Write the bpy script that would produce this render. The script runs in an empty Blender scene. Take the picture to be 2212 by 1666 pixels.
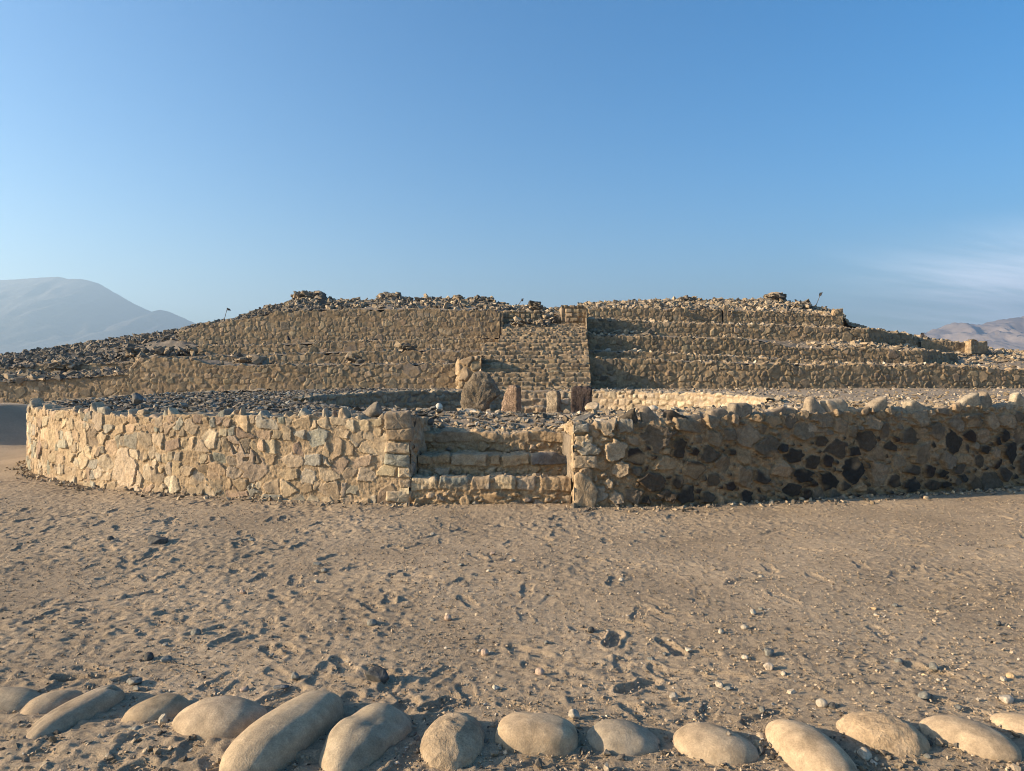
import bpy, bmesh, math, random
import numpy as np
from mathutils import Vector, Matrix
random.seed(7)
RG = np.random.default_rng(11)
S = bpy.context.scene
COL = S.collection

# ------------------------------------------------------------------ camera
F, CX, CY, HZ, CAMZ = 1548.0, 1106.0, 833.0, 800.0, 1.65   # focal length, centre and horizon in a 2212 px wide frame
PITCH = math.atan((CY - HZ) / F)
cam_d = bpy.data.cameras.new('camera'); cam = bpy.data.objects.new('camera', cam_d); COL.objects.link(cam)
cam_d.sensor_width = 36; cam_d.lens = 36 * F / 2212; cam_d.clip_start = 0.05; cam_d.clip_end = 20000
cam.location = (0, 0, CAMZ); cam.rotation_euler = (math.pi / 2 - PITCH, 0, 0)
S.camera = cam

# ------------------------------------------------------------------ world, sun, exposure
SUN_EL = math.radians(18.0)
SUN_AZ = math.radians(-98.0)                    # from +Y, clockwise: the sun stands to the left, a little behind the camera
W = bpy.data.worlds.new('World'); S.world = W; W.use_nodes = True
nt = W.node_tree; nt.nodes.clear()
wo = nt.nodes.new('ShaderNodeOutputWorld'); bg = nt.nodes.new('ShaderNodeBackground')
sky = nt.nodes.new('ShaderNodeTexSky'); sky.sky_type = 'NISHITA'; sky.sun_disc = False
sky.sun_elevation = SUN_EL; sky.sun_rotation = SUN_AZ
sky.air_density = 1.0; sky.dust_density = 1.5; sky.ozone_density = 2.2; sky.altitude = 350
bg.inputs['Strength'].default_value = 0.076
# thin cirrus in the sky to the right, from the view direction on a flat cloud deck
tc = nt.nodes.new('ShaderNodeTexCoord'); sx = nt.nodes.new('ShaderNodeSeparateXYZ')
nt.links.new(tc.outputs['Generated'], sx.inputs[0])
def wmath(op, a, b=None, c=None):
    n = nt.nodes.new('ShaderNodeMath'); n.operation = op
    for i, v in enumerate((a, b, c)):
        if v is None: continue
        if isinstance(v, (int, float)): n.inputs[i].default_value = v
        else: nt.links.new(v, n.inputs[i])
    return n.outputs[0]
zc = wmath('MAXIMUM', sx.outputs['Z'], 0.02)
zc = wmath('ADD', zc, 0.03)
u = wmath('DIVIDE', sx.outputs['X'], zc); v = wmath('DIVIDE', sx.outputs['Y'], zc)
cmb = nt.nodes.new('ShaderNodeCombineXYZ')
nt.links.new(wmath('MULTIPLY', wmath('ADD', wmath('MULTIPLY', u, 0.75), wmath('MULTIPLY', v, 0.45)), 0.28), cmb.inputs[0])
nt.links.new(wmath('MULTIPLY', wmath('SUBTRACT', wmath('MULTIPLY', v, 0.75), wmath('MULTIPLY', u, 0.45)), 1.5), cmb.inputs[1])
no = nt.nodes.new('ShaderNodeTexNoise'); no.inputs['Scale'].default_value = 0.8; no.inputs['Detail'].default_value = 9
no.inputs['Roughness'].default_value = 0.62; no.inputs['Distortion'].default_value = 0.4
nt.links.new(cmb.outputs[0], no.inputs['Vector'])
def wramp(src, a, b):
    n = nt.nodes.new('ShaderNodeMapRange'); n.interpolation_type = 'SMOOTHSTEP'
    n.inputs[1].default_value = a; n.inputs[2].default_value = b; nt.links.new(src, n.inputs[0]); return n.outputs[0]
ratio = wmath('DIVIDE', sx.outputs['X'], wmath('MAXIMUM', sx.outputs['Y'], 0.05))
m_az = wramp(ratio, 0.36, 0.72)
m_el = wramp(sx.outputs['Z'], 0.19, 0.10)
m_el2 = wramp(ratio, 3.0, 1.6)
mask = wmath('MULTIPLY', wmath('MULTIPLY', m_az, m_el), m_el2)
veil = wmath('MULTIPLY', mask, wmath('ADD', wmath('MULTIPLY', wramp(no.outputs['Fac'], 0.36, 0.72), 0.6), 0.2))
mixc = nt.nodes.new('ShaderNodeMix'); mixc.data_type = 'RGBA'
hsv = nt.nodes.new('ShaderNodeHueSaturation'); hsv.inputs['Saturation'].default_value = 1.45; hsv.inputs['Value'].default_value = 1.0
nt.links.new(sky.outputs[0], hsv.inputs['Color'])
nt.links.new(veil, mixc.inputs[0]); nt.links.new(hsv.outputs[0], mixc.inputs[6]); mixc.inputs[7].default_value = (9.0, 9.6, 10.8, 1)
nt.links.new(mixc.outputs[2], bg.inputs['Color']); nt.links.new(bg.outputs[0], wo.inputs['Surface'])

sun_d = bpy.data.lights.new('sun', 'SUN'); sun = bpy.data.objects.new('sun', sun_d); COL.objects.link(sun)
sun_d.energy = 5.0; sun_d.angle = math.radians(0.53); sun_d.color = (1.0, 0.80, 0.56)
to_sun = Vector((math.sin(SUN_AZ) * math.cos(SUN_EL), math.cos(SUN_AZ) * math.cos(SUN_EL), math.sin(SUN_EL)))
sun.rotation_euler = to_sun.to_track_quat('Z', 'Y').to_euler(); sun.location = to_sun * 50
S.view_settings.view_transform = 'Standard'; S.view_settings.look = 'None'; S.view_settings.gamma = 1
S.view_settings.exposure = 1.52
S.cycles.use_denoising = True; S.cycles.filter_width = 1.0
S.cycles.max_bounces = 6; S.cycles.diffuse_bounces = 3

# ------------------------------------------------------------------ helpers
def ray(px, py):
    r, up = (px - CX) / F, -(py - CY) / F
    return np.array([r, math.cos(PITCH) + up * math.sin(PITCH), -math.sin(PITCH) + up * math.cos(PITCH)])
def at(px, py, d):                                # a point at a given distance in front of the camera
    v = ray(px, py); t = d / v[1]; return np.array([v[0] * t, d, CAMZ + v[2] * t])
def on_z(px, py, z=0.0):
    v = ray(px, py); t = (z - CAMZ) / v[2]; return np.array([v[0] * t, v[1] * t, z])

def hashf(*a):
    h = np.zeros(np.broadcast(*a).shape, dtype=np.uint32)
    for k, x in zip((374761393, 668265263, 2147483647, 1274126177), a):
        h = h * np.uint32(2654435761) + (np.asarray(x).astype(np.int64) & 0xffffffff).astype(np.uint32) * np.uint32(k)
        h ^= h >> np.uint32(15); h *= np.uint32(2246822519); h ^= h >> np.uint32(13)
    return (h & np.uint32(0xffffff)).astype(np.float32) / 16777216.0
def perlin2(x, y, seed=0):
    x = np.asarray(x, dtype=np.float32); y = np.asarray(y, dtype=np.float32)
    xi, yi = np.floor(x).astype(np.int64), np.floor(y).astype(np.int64); fx, fy = x - xi, y - yi
    ux, uy = fx**3 * (fx * (fx * 6 - 15) + 10), fy**3 * (fy * (fy * 6 - 15) + 10)
    def g(i, j):
        a = hashf(xi + i, yi + j, np.full_like(xi, seed)) * (2 * np.pi)
        return np.cos(a) * (fx - i) + np.sin(a) * (fy - j)
    a, b = g(0, 0) * (1 - ux) + g(1, 0) * ux, g(0, 1) * (1 - ux) + g(1, 1) * ux
    return (a * (1 - uy) + b * uy) * 1.5
def fbm2(x, y, seed=0, octv=4, gain=0.5):
    t, a = 0, 1.0
    for k in range(octv):
        t = t + a * perlin2(x * 2**k + 17.3 * k, y * 2**k - 9.1 * k, seed + k); a *= gain
    return t
def perlin3(p, seed=0):
    p = np.asarray(p, dtype=np.float32); i0 = np.floor(p).astype(np.int64); f = p - i0
    w = f**3 * (f * (f * 6 - 15) + 10); out = 0
    for dx in (0, 1):
        for dy in (0, 1):
            for dz in (0, 1):
                a = hashf(i0[:, 0] + dx, i0[:, 1] + dy, i0[:, 2] + dz, np.full(len(p), seed, dtype=np.int64))
                b = hashf(i0[:, 0] + dx, i0[:, 1] + dy, i0[:, 2] + dz, np.full(len(p), seed + 77, dtype=np.int64))
                zc = b * 2 - 1; rr = np.sqrt(1 - zc * zc); an = a * 2 * np.pi
                dot = rr * np.cos(an) * (f[:, 0] - dx) + rr * np.sin(an) * (f[:, 1] - dy) + zc * (f[:, 2] - dz)
                ww = (w[:, 0] if dx else 1 - w[:, 0]) * (w[:, 1] if dy else 1 - w[:, 1]) * (w[:, 2] if dz else 1 - w[:, 2])
                out = out + ww * dot
    return out * 1.5
def fbm3(p, seed=0, octv=3, gain=0.5):
    t, a = 0, 1.0
    for k in range(octv):
        t = t + a * perlin3(p * 2**k + 5.7 * k, seed + k); a *= gain
    return t
def sstep(a, b, x):
    t = np.clip((x - a) / (b - a), 0, 1); return t * t * (3 - 2 * t)

def mesh_data(name, V, Fc, C=None, smooth=True, mat=None):
    V = np.ascontiguousarray(V, dtype=np.float32); Fc = np.ascontiguousarray(Fc, dtype=np.int32)
    me = bpy.data.meshes.new(name); k = Fc.shape[1]
    me.vertices.add(len(V)); me.vertices.foreach_set('co', V.ravel())
    me.loops.add(Fc.size); me.loops.foreach_set('vertex_index', Fc.ravel())
    me.polygons.add(len(Fc)); me.polygons.foreach_set('loop_start', np.arange(0, Fc.size, k, dtype=np.int32))
    me.polygons.foreach_set('loop_total', np.full(len(Fc), k, dtype=np.int32))
    me.polygons.foreach_set('use_smooth', np.full(len(Fc), smooth, dtype=bool))
    me.update(calc_edges=True)
    if C is not None:
        C = np.broadcast_to(np.asarray(C, dtype=np.float32), (len(V), 3))
        a = me.color_attributes.new('Col', 'FLOAT_COLOR', 'POINT')
        a.data.foreach_set('color', np.concatenate([C, np.ones((len(V), 1), np.float32)], 1).astype(np.float32).ravel())
    if mat: me.materials.append(mat)
    return me
def add(name, me, parent=None, loc=None):
    o = bpy.data.objects.new(name, me); COL.objects.link(o)
    if parent is not None: o.parent = parent
    if loc is not None: o.location = loc
    return o
def tag(o, label=None, cat=None, group=None, kind=None):
    for k, v in (('label', label), ('category', cat), ('group', group), ('kind', kind)):
        if v: o[k] = v
    return o
def grid_faces(nu, nv):
    i = np.arange(nu * nv).reshape(nu, nv)
    return np.stack([i[:-1, :-1], i[1:, :-1], i[1:, 1:], i[:-1, 1:]], -1).reshape(-1, 4)

# ------------------------------------------------------------------ materials (colour of each stone is stored on the mesh as 'Col')
def stone_mat(name, scale=60, bump=0.25, dist=0.01, var=0.35, rough=0.92, fine=0.0, big=4.0):
    m = bpy.data.materials.new(name); m.use_nodes = True; n = m.node_tree.nodes; l = m.node_tree.links
    b = n['Principled BSDF']; b.inputs['Roughness'].default_value = rough
    b.inputs['Specular IOR Level'].default_value = 0.15
    at_ = n.new('ShaderNodeAttribute'); at_.attribute_name = 'Col'
    tcn = n.new('ShaderNodeTexCoord')
    n1 = n.new('ShaderNodeTexNoise'); n1.inputs['Scale'].default_value = scale * 0.25; n1.inputs['Detail'].default_value = 6; n1.inputs['Roughness'].default_value = 0.65
    n2 = n.new('ShaderNodeTexNoise'); n2.inputs['Scale'].default_value = scale; n2.inputs['Detail'].default_value = 5; n2.inputs['Roughness'].default_value = 0.7
    n3 = n.new('ShaderNodeTexNoise'); n3.inputs['Scale'].default_value = big; n3.inputs['Detail'].default_value = 3
    for q in (n1, n2, n3): l.new(tcn.outputs['Object'], q.inputs['Vector'])
    def mr(src, lo, hi):
        r = n.new('ShaderNodeMapRange'); r.inputs[1].default_value = 0.3; r.inputs[2].default_value = 0.7
        r.inputs[3].default_value = lo; r.inputs[4].default_value = hi; l.new(src, r.inputs[0]); return r.outputs[0]
    mm = n.new('ShaderNodeMath'); mm.operation = 'MULTIPLY'
    l.new(mr(n1.outputs['Fac'], 1 - var, 1 + var), mm.inputs[0]); l.new(mr(n3.outputs['Fac'], 1 - var * 0.5, 1 + var * 0.5), mm.inputs[1])
    mm2 = n.new('ShaderNodeMath'); mm2.operation = 'MULTIPLY'
    l.new(mm.outputs[0], mm2.inputs[0]); l.new(mr(n2.outputs['Fac'], 1 - var * 0.7, 1 + var * 0.7), mm2.inputs[1])
    vm = n.new('ShaderNodeVectorMath'); vm.operation = 'SCALE'
    l.new(at_.outputs['Color'], vm.inputs[0]); l.new(mm2.outputs[0], vm.inputs['Scale'])
    l.new(vm.outputs[0], b.inputs['Base Color'])
    bp = n.new('ShaderNodeBump'); bp.inputs['Strength'].default_value = bump; bp.inputs['Distance'].default_value = dist
    ad = n.new('ShaderNodeMath'); ad.operation = 'ADD'; l.new(n2.outputs['Fac'], ad.inputs[0]); l.new(n1.outputs['Fac'], ad.inputs[1])
    l.new(ad.outputs[0], bp.inputs['Height']); l.new(bp.outputs[0], b.inputs['Normal'])
    return m
M_WALL = stone_mat('stone_masonry', 70, 0.6, 0.012, 0.28)
M_FAR = stone_mat('far_masonry', 30, 0.3, 0.012, 0.26, big=.9)
M_ROCK = stone_mat('rock', 60, 0.6, 0.012, 0.3)
M_COB = stone_mat('river_stone', 130, 0.5, 0.005, 0.2, 0.9, big=7)
M_COBR = stone_mat('pitted_river_stone', 75, 0.9, 0.009, 0.24, 0.9, big=7)
M_GROUND = stone_mat('dusty_ground', 120, 1.0, 0.010, 0.24, 0.95, big=0.7)
M_EARTH = stone_mat('earth', 40, 0.8, 0.02, 0.25, 0.95, big=0.8)
M_HILL = stone_mat('hillside', 0.05, 0.6, 4.0, 0.2, 0.95, big=0.006)
M_MONO = stone_mat('weathered_stone', 24, 1.0, 0.05, 0.45, big=4)

def plain(name, c, rough=0.8):
    m = bpy.data.materials.new(name); m.use_nodes = True; n = m.node_tree.nodes; l = m.node_tree.links
    b = n['Principled BSDF']; b.inputs['Roughness'].default_value = rough
    t = n.new('ShaderNodeTexNoise'); t.inputs['Scale'].default_value = 25
    r = n.new('ShaderNodeValToRGB'); r.color_ramp.elements[0].color = (*[x * .75 for x in c], 1); r.color_ramp.elements[1].color = (*[x * 1.25 for x in c], 1)
    l.new(t.outputs['Fac'], r.inputs[0]); l.new(r.outputs[0], b.inputs['Base Color']); return m
M_CLOTH = plain('dark_cloth', (0.012, 0.012, 0.02)); M_POLE = plain('cane', (0.08, 0.06, 0.045))

# ------------------------------------------------------------------ masonry: stones laid on an unrolled wall
def layout_random(U, Sg, r0, r1, rng, pack=0.86, shares=(.10, .14, .18, .2, .2), amin=.75, amax=1.5, low=False, grow=1.0):
    """large stones first, each size only up to its share of the wall, small ones fill what is left"""
    Ca = np.zeros((9000, 2)); Ra = np.zeros(9000); k = 0
    levels = np.geomspace(r1, r0, len(shares) + 1)
    for lv, r_ in enumerate(levels):
        goal = shares[lv] * U * Sg if lv < len(shares) else 1e9
        area = 0; tries = int(min(14000, 60 + 3.0 * U * Sg / (r_ * r_)))
        P = rng.random((tries, 2)) * [U + 2 * r_, Sg + 2 * r_] - r_
        if low and lv < 2: P[:, 1] *= .62
        rs = r_ * rng.uniform(.82, 1.15, tries)
        for p, r in zip(P, rs):
            if k >= 9000 or area > goal: break
            if k:
                d = Ca[:k] - p; near = np.abs(d[:, 0]) < 2.3 * r1
                if near.any():
                    dd = d[near]
                    if ((dd**2).sum(1) < (pack * (r + Ra[:k][near]))**2).any(): continue
            Ca[k] = p; Ra[k] = r; k += 1; area += 3.0 * r * r
    out = []
    for c, r in zip(Ca[:k], Ra[:k]):
        n = rng.integers(4, 7); a = np.sort((np.arange(n) + rng.uniform(-.30, .30, n)) * 2 * np.pi / n) + rng.uniform(0, 6.28)
        N = np.stack([np.cos(a), np.sin(a)], 1); h = grow * r * rng.uniform(.78, 1.2, n)
        asp = rng.uniform(amin, amax); out.append((c, r, N * np.array([1 / math.sqrt(asp), math.sqrt(asp)]), h))
    return out
def layout_rubble(U, Sg, h, w0, w1, rng, jit=.2, tall=.14, grow=1.0, cut=.5, big=0.0):
    """rough courses of squared field stones, some standing through two courses, some slabs at the foot"""
    out, s, base = [], -h * .3, np.array([0, math.pi / 2, math.pi, 1.5 * math.pi])
    while s < Sg + h:
        hh = h * rng.uniform(.75, 1.3); x = -rng.uniform(0, w1)
        while x < U + w1:
            w = w0 + (w1 - w0) * rng.random()**1.5; kx, kz = 1.0, rng.uniform(.78, 1.05)
            if rng.random() < tall: kz *= 1.7
            if big and s < big and rng.random() < .3: kx, kz = rng.uniform(1.3, 1.9), rng.uniform(1.6, 2.3)
            a = base + rng.normal(0, jit, 4) + rng.normal(0, .07); hv = np.array([w * kx, hh * kz, w * kx, hh * kz]) / 2 * rng.uniform(.86, 1.08, 4) * grow
            if rng.random() < cut:
                k = rng.integers(4); a = np.append(a, base[k] + math.pi / 4 + rng.normal(0, .2)); hv = np.append(hv, math.hypot(w, hh) / 2 * rng.uniform(.72, .95))
            out.append((np.array([x + w / 2, s + hh / 2 + rng.normal(0, hh * .12)]), max(w * kx, hh * kz) / 2, np.stack([np.cos(a), np.sin(a)], 1), hv)); x += w
        s += hh
    return out
def layout_mixed(U, Sg, h, w0, w1, rng, jit, tall, grow, cut, big, share, r0, r1):
    """rough courses broken by odd larger stones that take their place"""
    odd = layout_random(U, Sg, r0, r1, rng, pack=1.0, shares=(share * .4, share * .6), grow=1.05)
    odd = [q for q in odd if q[1] > r0 * 1.05]
    base = layout_rubble(U, Sg, h, w0, w1, rng, jit, tall, grow, cut, big)
    if not odd: return base
    oc = np.array([q[0] for q in odd]); orr = np.array([q[1] for q in odd])
    keep = [q for q in base if (np.hypot(*(oc - q[0]).T) > orr * .95 + .25 * q[1]).all() and rng.random() > .05]
    return odd + keep
def layout_courses(U, Sg, h, wmin, wmax, rng):
    out, s = [], 0.0; sq = np.array([[1, 0], [-1, 0], [0, 1], [0, -1.0]])
    while s < Sg:
        hh = h * rng.uniform(.85, 1.15); x = -rng.uniform(0, wmax)
        while x < U + wmax:
            w = rng.uniform(wmin, wmax); a = rng.normal(0, .07)
            Rm = np.array([[math.cos(a), -math.sin(a)], [math.sin(a), math.cos(a)]])
            out.append((np.array([x + w / 2, s + hh / 2]), max(w, hh) / 2, sq @ Rm.T, np.array([w, w, hh, hh]) / 2 * rng.uniform(.82, 1.04, 4))); x += w
        s += hh
    return out

def masonry(name, plan, zb, zt, T, res, lay, pal, mortar, rng, relief=0.03, gap=0.012, bevel=0.02, batter=0.0,
            parent=None, mat=None, top_noise=0.03, mud=0.0, rough=0.004, warp=0.010, dirt=None, tilt=0.15, topcol=None, mudline=None, pal_fn=None, fs=.06, rec=0.0, stain=0.0, sag=0.0):
    """plan: points left to right seen from the front; zb, zt: heights per point; the strip runs up the face and T metres back over the top"""
    plan = np.asarray(plan, float); seg = np.hypot(*np.diff(plan, axis=0).T); L = np.concatenate([[0], np.cumsum(seg)])
    U = L[-1]; nu = max(8, int(U / res)); uu = np.linspace(0, U, nu)
    X = np.interp(uu, L, plan[:, 0]); Y = np.interp(uu, L, plan[:, 1])
    zb = np.interp(uu, L, np.broadcast_to(zb, len(plan))); zt = np.interp(uu, L, np.broadcast_to(zt, len(plan)))
    k = max(1, int(0.05 / res)); ker = np.ones(2 * k + 1) / (2 * k + 1)
    tx, ty = np.gradient(X), np.gradient(Y)
    tx = np.convolve(np.pad(tx, k, 'edge'), ker, 'valid'); ty = np.convolve(np.pad(ty, k, 'edge'), ker, 'valid')
    tl = np.hypot(tx, ty) + 1e-9; nx, ny = ty / tl, -tx / tl
    sd = int(rng.integers(1, 9999))
    zt = zt + top_noise * (fbm2(uu / .35, uu * 0 + 3.3, sd, 3)) + sag * fbm2(uu / 1.7, uu * 0 + 8.1, sd + 40, 2)
    Hm = float((zt - zb).max()); nv = max(4, int(Hm / res)); ntp = max(2, int(T / res)) if T > 0 else 0
    vv = np.concatenate([np.linspace(0, 1, nv), 1 + np.arange(1, ntp + 1) / max(ntp, 1)])
    V01 = np.minimum(vv, 1)[None, :]; tt = np.maximum(vv - 1, 0)[None, :] * T
    Hh = (zt - zb)[:, None]; Zs = zb[:, None] + Hh * V01
    s = Zs - zb.min() + tt; ug = np.repeat(uu[:, None], len(vv), 1)
    Sg = float(s.max())
    stones = lay(U, Sg, rng)
    wu = ug + warp * perlin2(ug / (warp * 6), s / (warp * 6), sd + 1) + warp * .5 * perlin2(ug / (warp * 2), s / (warp * 2), sd + 11)
    ws = s + warp * perlin2(ug / (warp * 6), s / (warp * 6), sd + 2) + warp * .5 * perlin2(ug / (warp * 2), s / (warp * 2), sd + 12)
    g1 = np.full(ug.shape, 1.25); g2 = np.full(ug.shape, 1.25); idm = np.full(ug.shape, -1); rr = np.full(ug.shape, .1)
    smin, smax = s.min(0), s.max(0)
    for i, (c, r, N, h) in enumerate(stones):
        R = 1.7 * r
        i0, i1 = np.searchsorted(uu, [c[0] - R, c[0] + R]); j = np.where((smax >= c[1] - R) & (smin <= c[1] + R))[0]
        if i1 <= i0 or len(j) == 0: continue
        j0, j1 = j[0], j[-1] + 1; sl = (slice(i0, i1), slice(j0, j1))
        du, ds = wu[sl] - c[0], ws[sl] - c[1]
        g = np.max((N[:, 0, None, None] * du + N[:, 1, None, None] * ds) / h[:, None, None], 0)
        a1, a2 = g1[sl], g2[sl]; better = g < a1
        a2[:] = np.where(better, a1, np.minimum(a2, g)); a1[:] = np.where(better, g, a1)
        ii = idm[sl]; ii[better] = i; q = rr[sl]; q[better] = r
    e = np.minimum((1 - g1), (g2 - g1) * 0.5) * rr
    n = len(stones)
    pro = rng.uniform(-.4, 1, n + 1) * relief; tl_ = rng.normal(0, tilt, (n + 1, 2)); cc = np.array([q[0] for q in stones] + [[0, 0]])
    pal = [np.array(p, float) for p in pal]
    sc = np.array([pal[rng.integers(len(pal))] * rng.uniform(.8, 1.2) * rng.uniform(.975, 1.025, 3) for _ in range(n + 1)])
    if pal_fn is not None:
        for i in range(n): sc[i] = pal_fn(stones[i][0], stones[i][1], rng)
    mudded = rng.random(n + 1) < mud
    sc[mudded] = np.array(mortar) * rng.uniform(.85, 1.1, (mudded.sum(), 1))
    pro[mudded] *= .4
    m = sstep(gap, gap + bevel, e) * (idm >= 0)
    du, ds = ug - cc[idm][..., 0], s - cc[idm][..., 1]
    hst = pro[idm] + np.clip(tl_[idm][..., 0] * du + tl_[idm][..., 1] * ds, -relief * .8, relief * .8) + relief * .9
    hst = hst + rough * fbm2(ug / fs, s / fs, sd + 3, 3, .6) + relief * .16 * perlin2(ug / (fs * 2) + idm * 3.1, s / (fs * 2), sd + 8)
    hmo = rough * 1.8 * fbm2(ug / fs, s / fs, sd + 4, 3, .6) + relief * (.35 - rec + .5 * perlin2(ug / .3, s / .3, sd + 6))
    if mudline is not None: m = m * mudline(ug, s)
    h = hmo * (1 - m) + hst * m
    mv = 1 + .18 * fbm2(ug / .4, s / .3, sd + 5, 3)
    Cc = np.array(mortar)[None, None, :] * mv[..., None] * (1 - m)[..., None] + sc[idm] * m[..., None]
    if dirt is not None:                                # wash of mud over stones in patches
        dm = sstep(dirt[0], dirt[1], fbm2(ug / .55, s / .35, sd + 9, 3) + (0.35 * (1 - s / max(Sg, .1)) if len(dirt) > 2 else 0))[..., None]
        Cc = Cc * (1 - dm * .75) + np.array(mortar) * dm * .75
        h = h * (1 - .55 * dm[..., 0]) + (hmo + relief * .6) * .55 * dm[..., 0]
    if stain: Cc = Cc * (1 + stain * fbm2(ug / 2.2, s / 1.1, sd + 50, 3))[..., None]
    if topcol is not None and ntp:
        tm = (tt > .02)[..., None] * np.ones(ug.shape)[..., None] * .7
        Cc = Cc * (1 - tm) + np.array(topcol) * mv[..., None] * tm
    # normal turns from outward to up over the edge
    ang = np.clip((Hh * V01 - Hh + tt + .03) / .06, 0, 1) * (math.pi / 2) if ntp else np.zeros((1, 1)) * V01
    ca, sa = np.cos(ang), np.sin(ang)
    off = batter * V01 * Hh + tt
    PX = X[:, None] - nx[:, None] * off + nx[:, None] * ca * h
    PY = Y[:, None] - ny[:, None] * off + ny[:, None] * ca * h
    PZ = Zs + sa * h * .8
    Vt = np.stack([PX, PY, PZ], -1).reshape(-1, 3)
    me = mesh_data(name, Vt, grid_faces(nu, len(vv)), np.clip(Cc, .01, .9).reshape(-1, 3), True, mat or M_WALL)
    return add(name, me, parent)

# ------------------------------------------------------------------ rocks
def ico(sub):
    bm = bmesh.new(); bmesh.ops.create_icosphere(bm, subdivisions=sub, radius=1)
    V = np.array([v.co[:] for v in bm.verts]); Fc = np.array([[v.index for v in f.verts] for f in bm.faces]); bm.free(); return V, Fc
ICO = {k: ico(k) for k in (2, 3, 4, 5)}
def plane_rock(size, seed, sub=4, nplanes=12, soft=14, noise=0.03, lo=.6):
    r = np.random.default_rng(seed); D, Fc = ICO[sub]
    N = r.normal(size=(nplanes, 3)); N /= np.linalg.norm(N, axis=1)[:, None]; h = r.uniform(lo, 1, nplanes)
    q = np.maximum(D @ N.T, 1e-3) / h; inv = (np.maximum(q, 1 / 1.3)**soft).sum(1)**(1 / soft)
    V = D / inv[:, None]
    V = V * (1 + noise * fbm3(V * 3.1, seed, 3, .6))[:, None]
    return V * np.asarray(size), Fc
def hull_variants(k, seed, flat):
    out = []
    r = np.random.default_rng(seed)
    for i in range(k):
        bm = bmesh.new()
        P = r.uniform(-1, 1, (14, 3)); P /= np.maximum(np.abs(P).max(1), 1e-3)[:, None]**.75
        for p in P * np.array([1, r.uniform(.55, .95), r.uniform(*flat)]): bm.verts.new(p)
        res = bmesh.ops.convex_hull(bm, input=bm.verts[:])
        bmesh.ops.delete(bm, geom=[g for g in res['geom_interior'] if isinstance(g, bmesh.types.BMVert)], context='VERTS')
        bm.verts.index_update()
        out.append((np.array([v.co[:] for v in bm.verts]), np.array([[v.index for v in f.verts] for f in bm.faces])))
        bm.free()
    return out
HULL = hull_variants(14, 5, (.45, .85)); SLAB = hull_variants(14, 6, (.16, .38))
def round_variants():
    o = []
    for i in range(6):
        r = np.random.default_rng(60 + i); D, Fc = ICO[2]
        V = D * (1 + .12 * fbm3(D * 1.4, 60 + i, 2))[:, None] * np.array([1, r.uniform(.65, .9), r.uniform(.5, .7)]); o.append((V, Fc))
    return o
ROUND = round_variants()
def rand_rot(r, n, lean=.5):
    out = np.zeros((n, 3, 3)); yaw = r.uniform(0, 6.283, n); a = r.normal(0, lean, n); b = r.normal(0, lean, n)
    for i in range(n):
        out[i] = np.array((Matrix.Rotation(yaw[i], 3, 'Z') @ Matrix.Rotation(a[i], 3, 'X') @ Matrix.Rotation(b[i], 3, 'Y')))
    return out
def scatter(name, P, size, pal, seed, variants=HULL, lean=.5, sink=.25, mat=None, keep=0, thing=None, smooth=False, parent=None, stuff=True):
    """loose stones: the `keep` that show largest become objects of their own, the rest one heap"""
    r = np.random.default_rng(seed); n = len(P); P = np.asarray(P, float); size = np.asarray(size)
    Rm = rand_rot(r, n, lean); vi = r.integers(0, len(variants), n)
    Cs = np.array([np.array(pal[k]) for k in r.integers(0, len(pal), n)]) * r.uniform(.7, 1.3, (n, 1))
    P = P.copy(); P[:, 2] += size * (.45 - sink)
    order = np.argsort(-(size / np.maximum(P[:, 1], 1)))
    solo = set(order[:keep].tolist()); VV, FF, CC, o = [], [], [], 0
    for i in range(n):
        v, f = variants[vi[i]]
        w = (v * size[i]) @ Rm[i].T
        if i in solo:
            me = mesh_data(thing[0], w, f, Cs[i], smooth, mat or M_ROCK); ob = add(thing[0], me, None, P[i]); tag(ob, thing[1], thing[2], thing[3]); continue
        VV.append(w + P[i]); FF.append(f + o); CC.append(np.broadcast_to(Cs[i], w.shape)); o += len(v)
    if VV:
        me = mesh_data(name, np.concatenate(VV), np.concatenate(FF), np.concatenate(CC), smooth, mat or M_ROCK)
        ob = add(name, me, parent); 
        ob['kind'] = 'stuff'
        return ob
def slab_rock(outline, thick, seed, p=4.0, noise=.03, nscale=4.0, n=110, layers=22, facets=0.0):
    """outline in the XZ plane, counter-clockwise, becomes a solid stone with its own thickness"""
    o = np.asarray(outline, float); q = np.vstack([o, o[:1]]); L = np.concatenate([[0], np.cumsum(np.hypot(*np.diff(q, axis=0).T))])
    t = np.linspace(0, L[-1], n, endpoint=False); ox, oz = np.interp(t, L, q[:, 0]), np.interp(t, L, q[:, 1])
    k = np.array([.25, .5, .25])
    for _ in range(2):
        ox = k[0] * np.roll(ox, 1) + k[1] * ox + k[2] * np.roll(ox, -1); oz = k[0] * np.roll(oz, 1) + k[1] * oz + k[2] * np.roll(oz, -1)
    c = np.array([ox.mean(), oz.mean()]); ang = np.linspace(-math.pi / 2, math.pi / 2, layers)
    V = []
    for a in ang:
        sc = abs(math.cos(a))**(2 / p); yy = math.copysign(abs(math.sin(a))**(2 / p), a) * thick / 2
        V.append(np.stack([c[0] + (ox - c[0]) * sc, np.full(n, yy), c[1] + (oz - c[1]) * sc], 1))
    V = np.concatenate(V)
    d = fbm3(V * nscale, seed, 4, .55)
    cen = np.array([c[0], 0, c[1]]); nn = V - cen; nn[:, 1] *= 2; nn /= np.linalg.norm(nn, axis=1)[:, None] + 1e-6
    V = V + nn * (d * noise)[:, None]
    i = np.arange(n * layers).reshape(layers, n); j = np.roll(i, -1, 1)
    Fq = np.stack([i[:-1], j[:-1], j[1:], i[1:]], -1).reshape(-1, 4)
    return V, Fq

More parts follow.
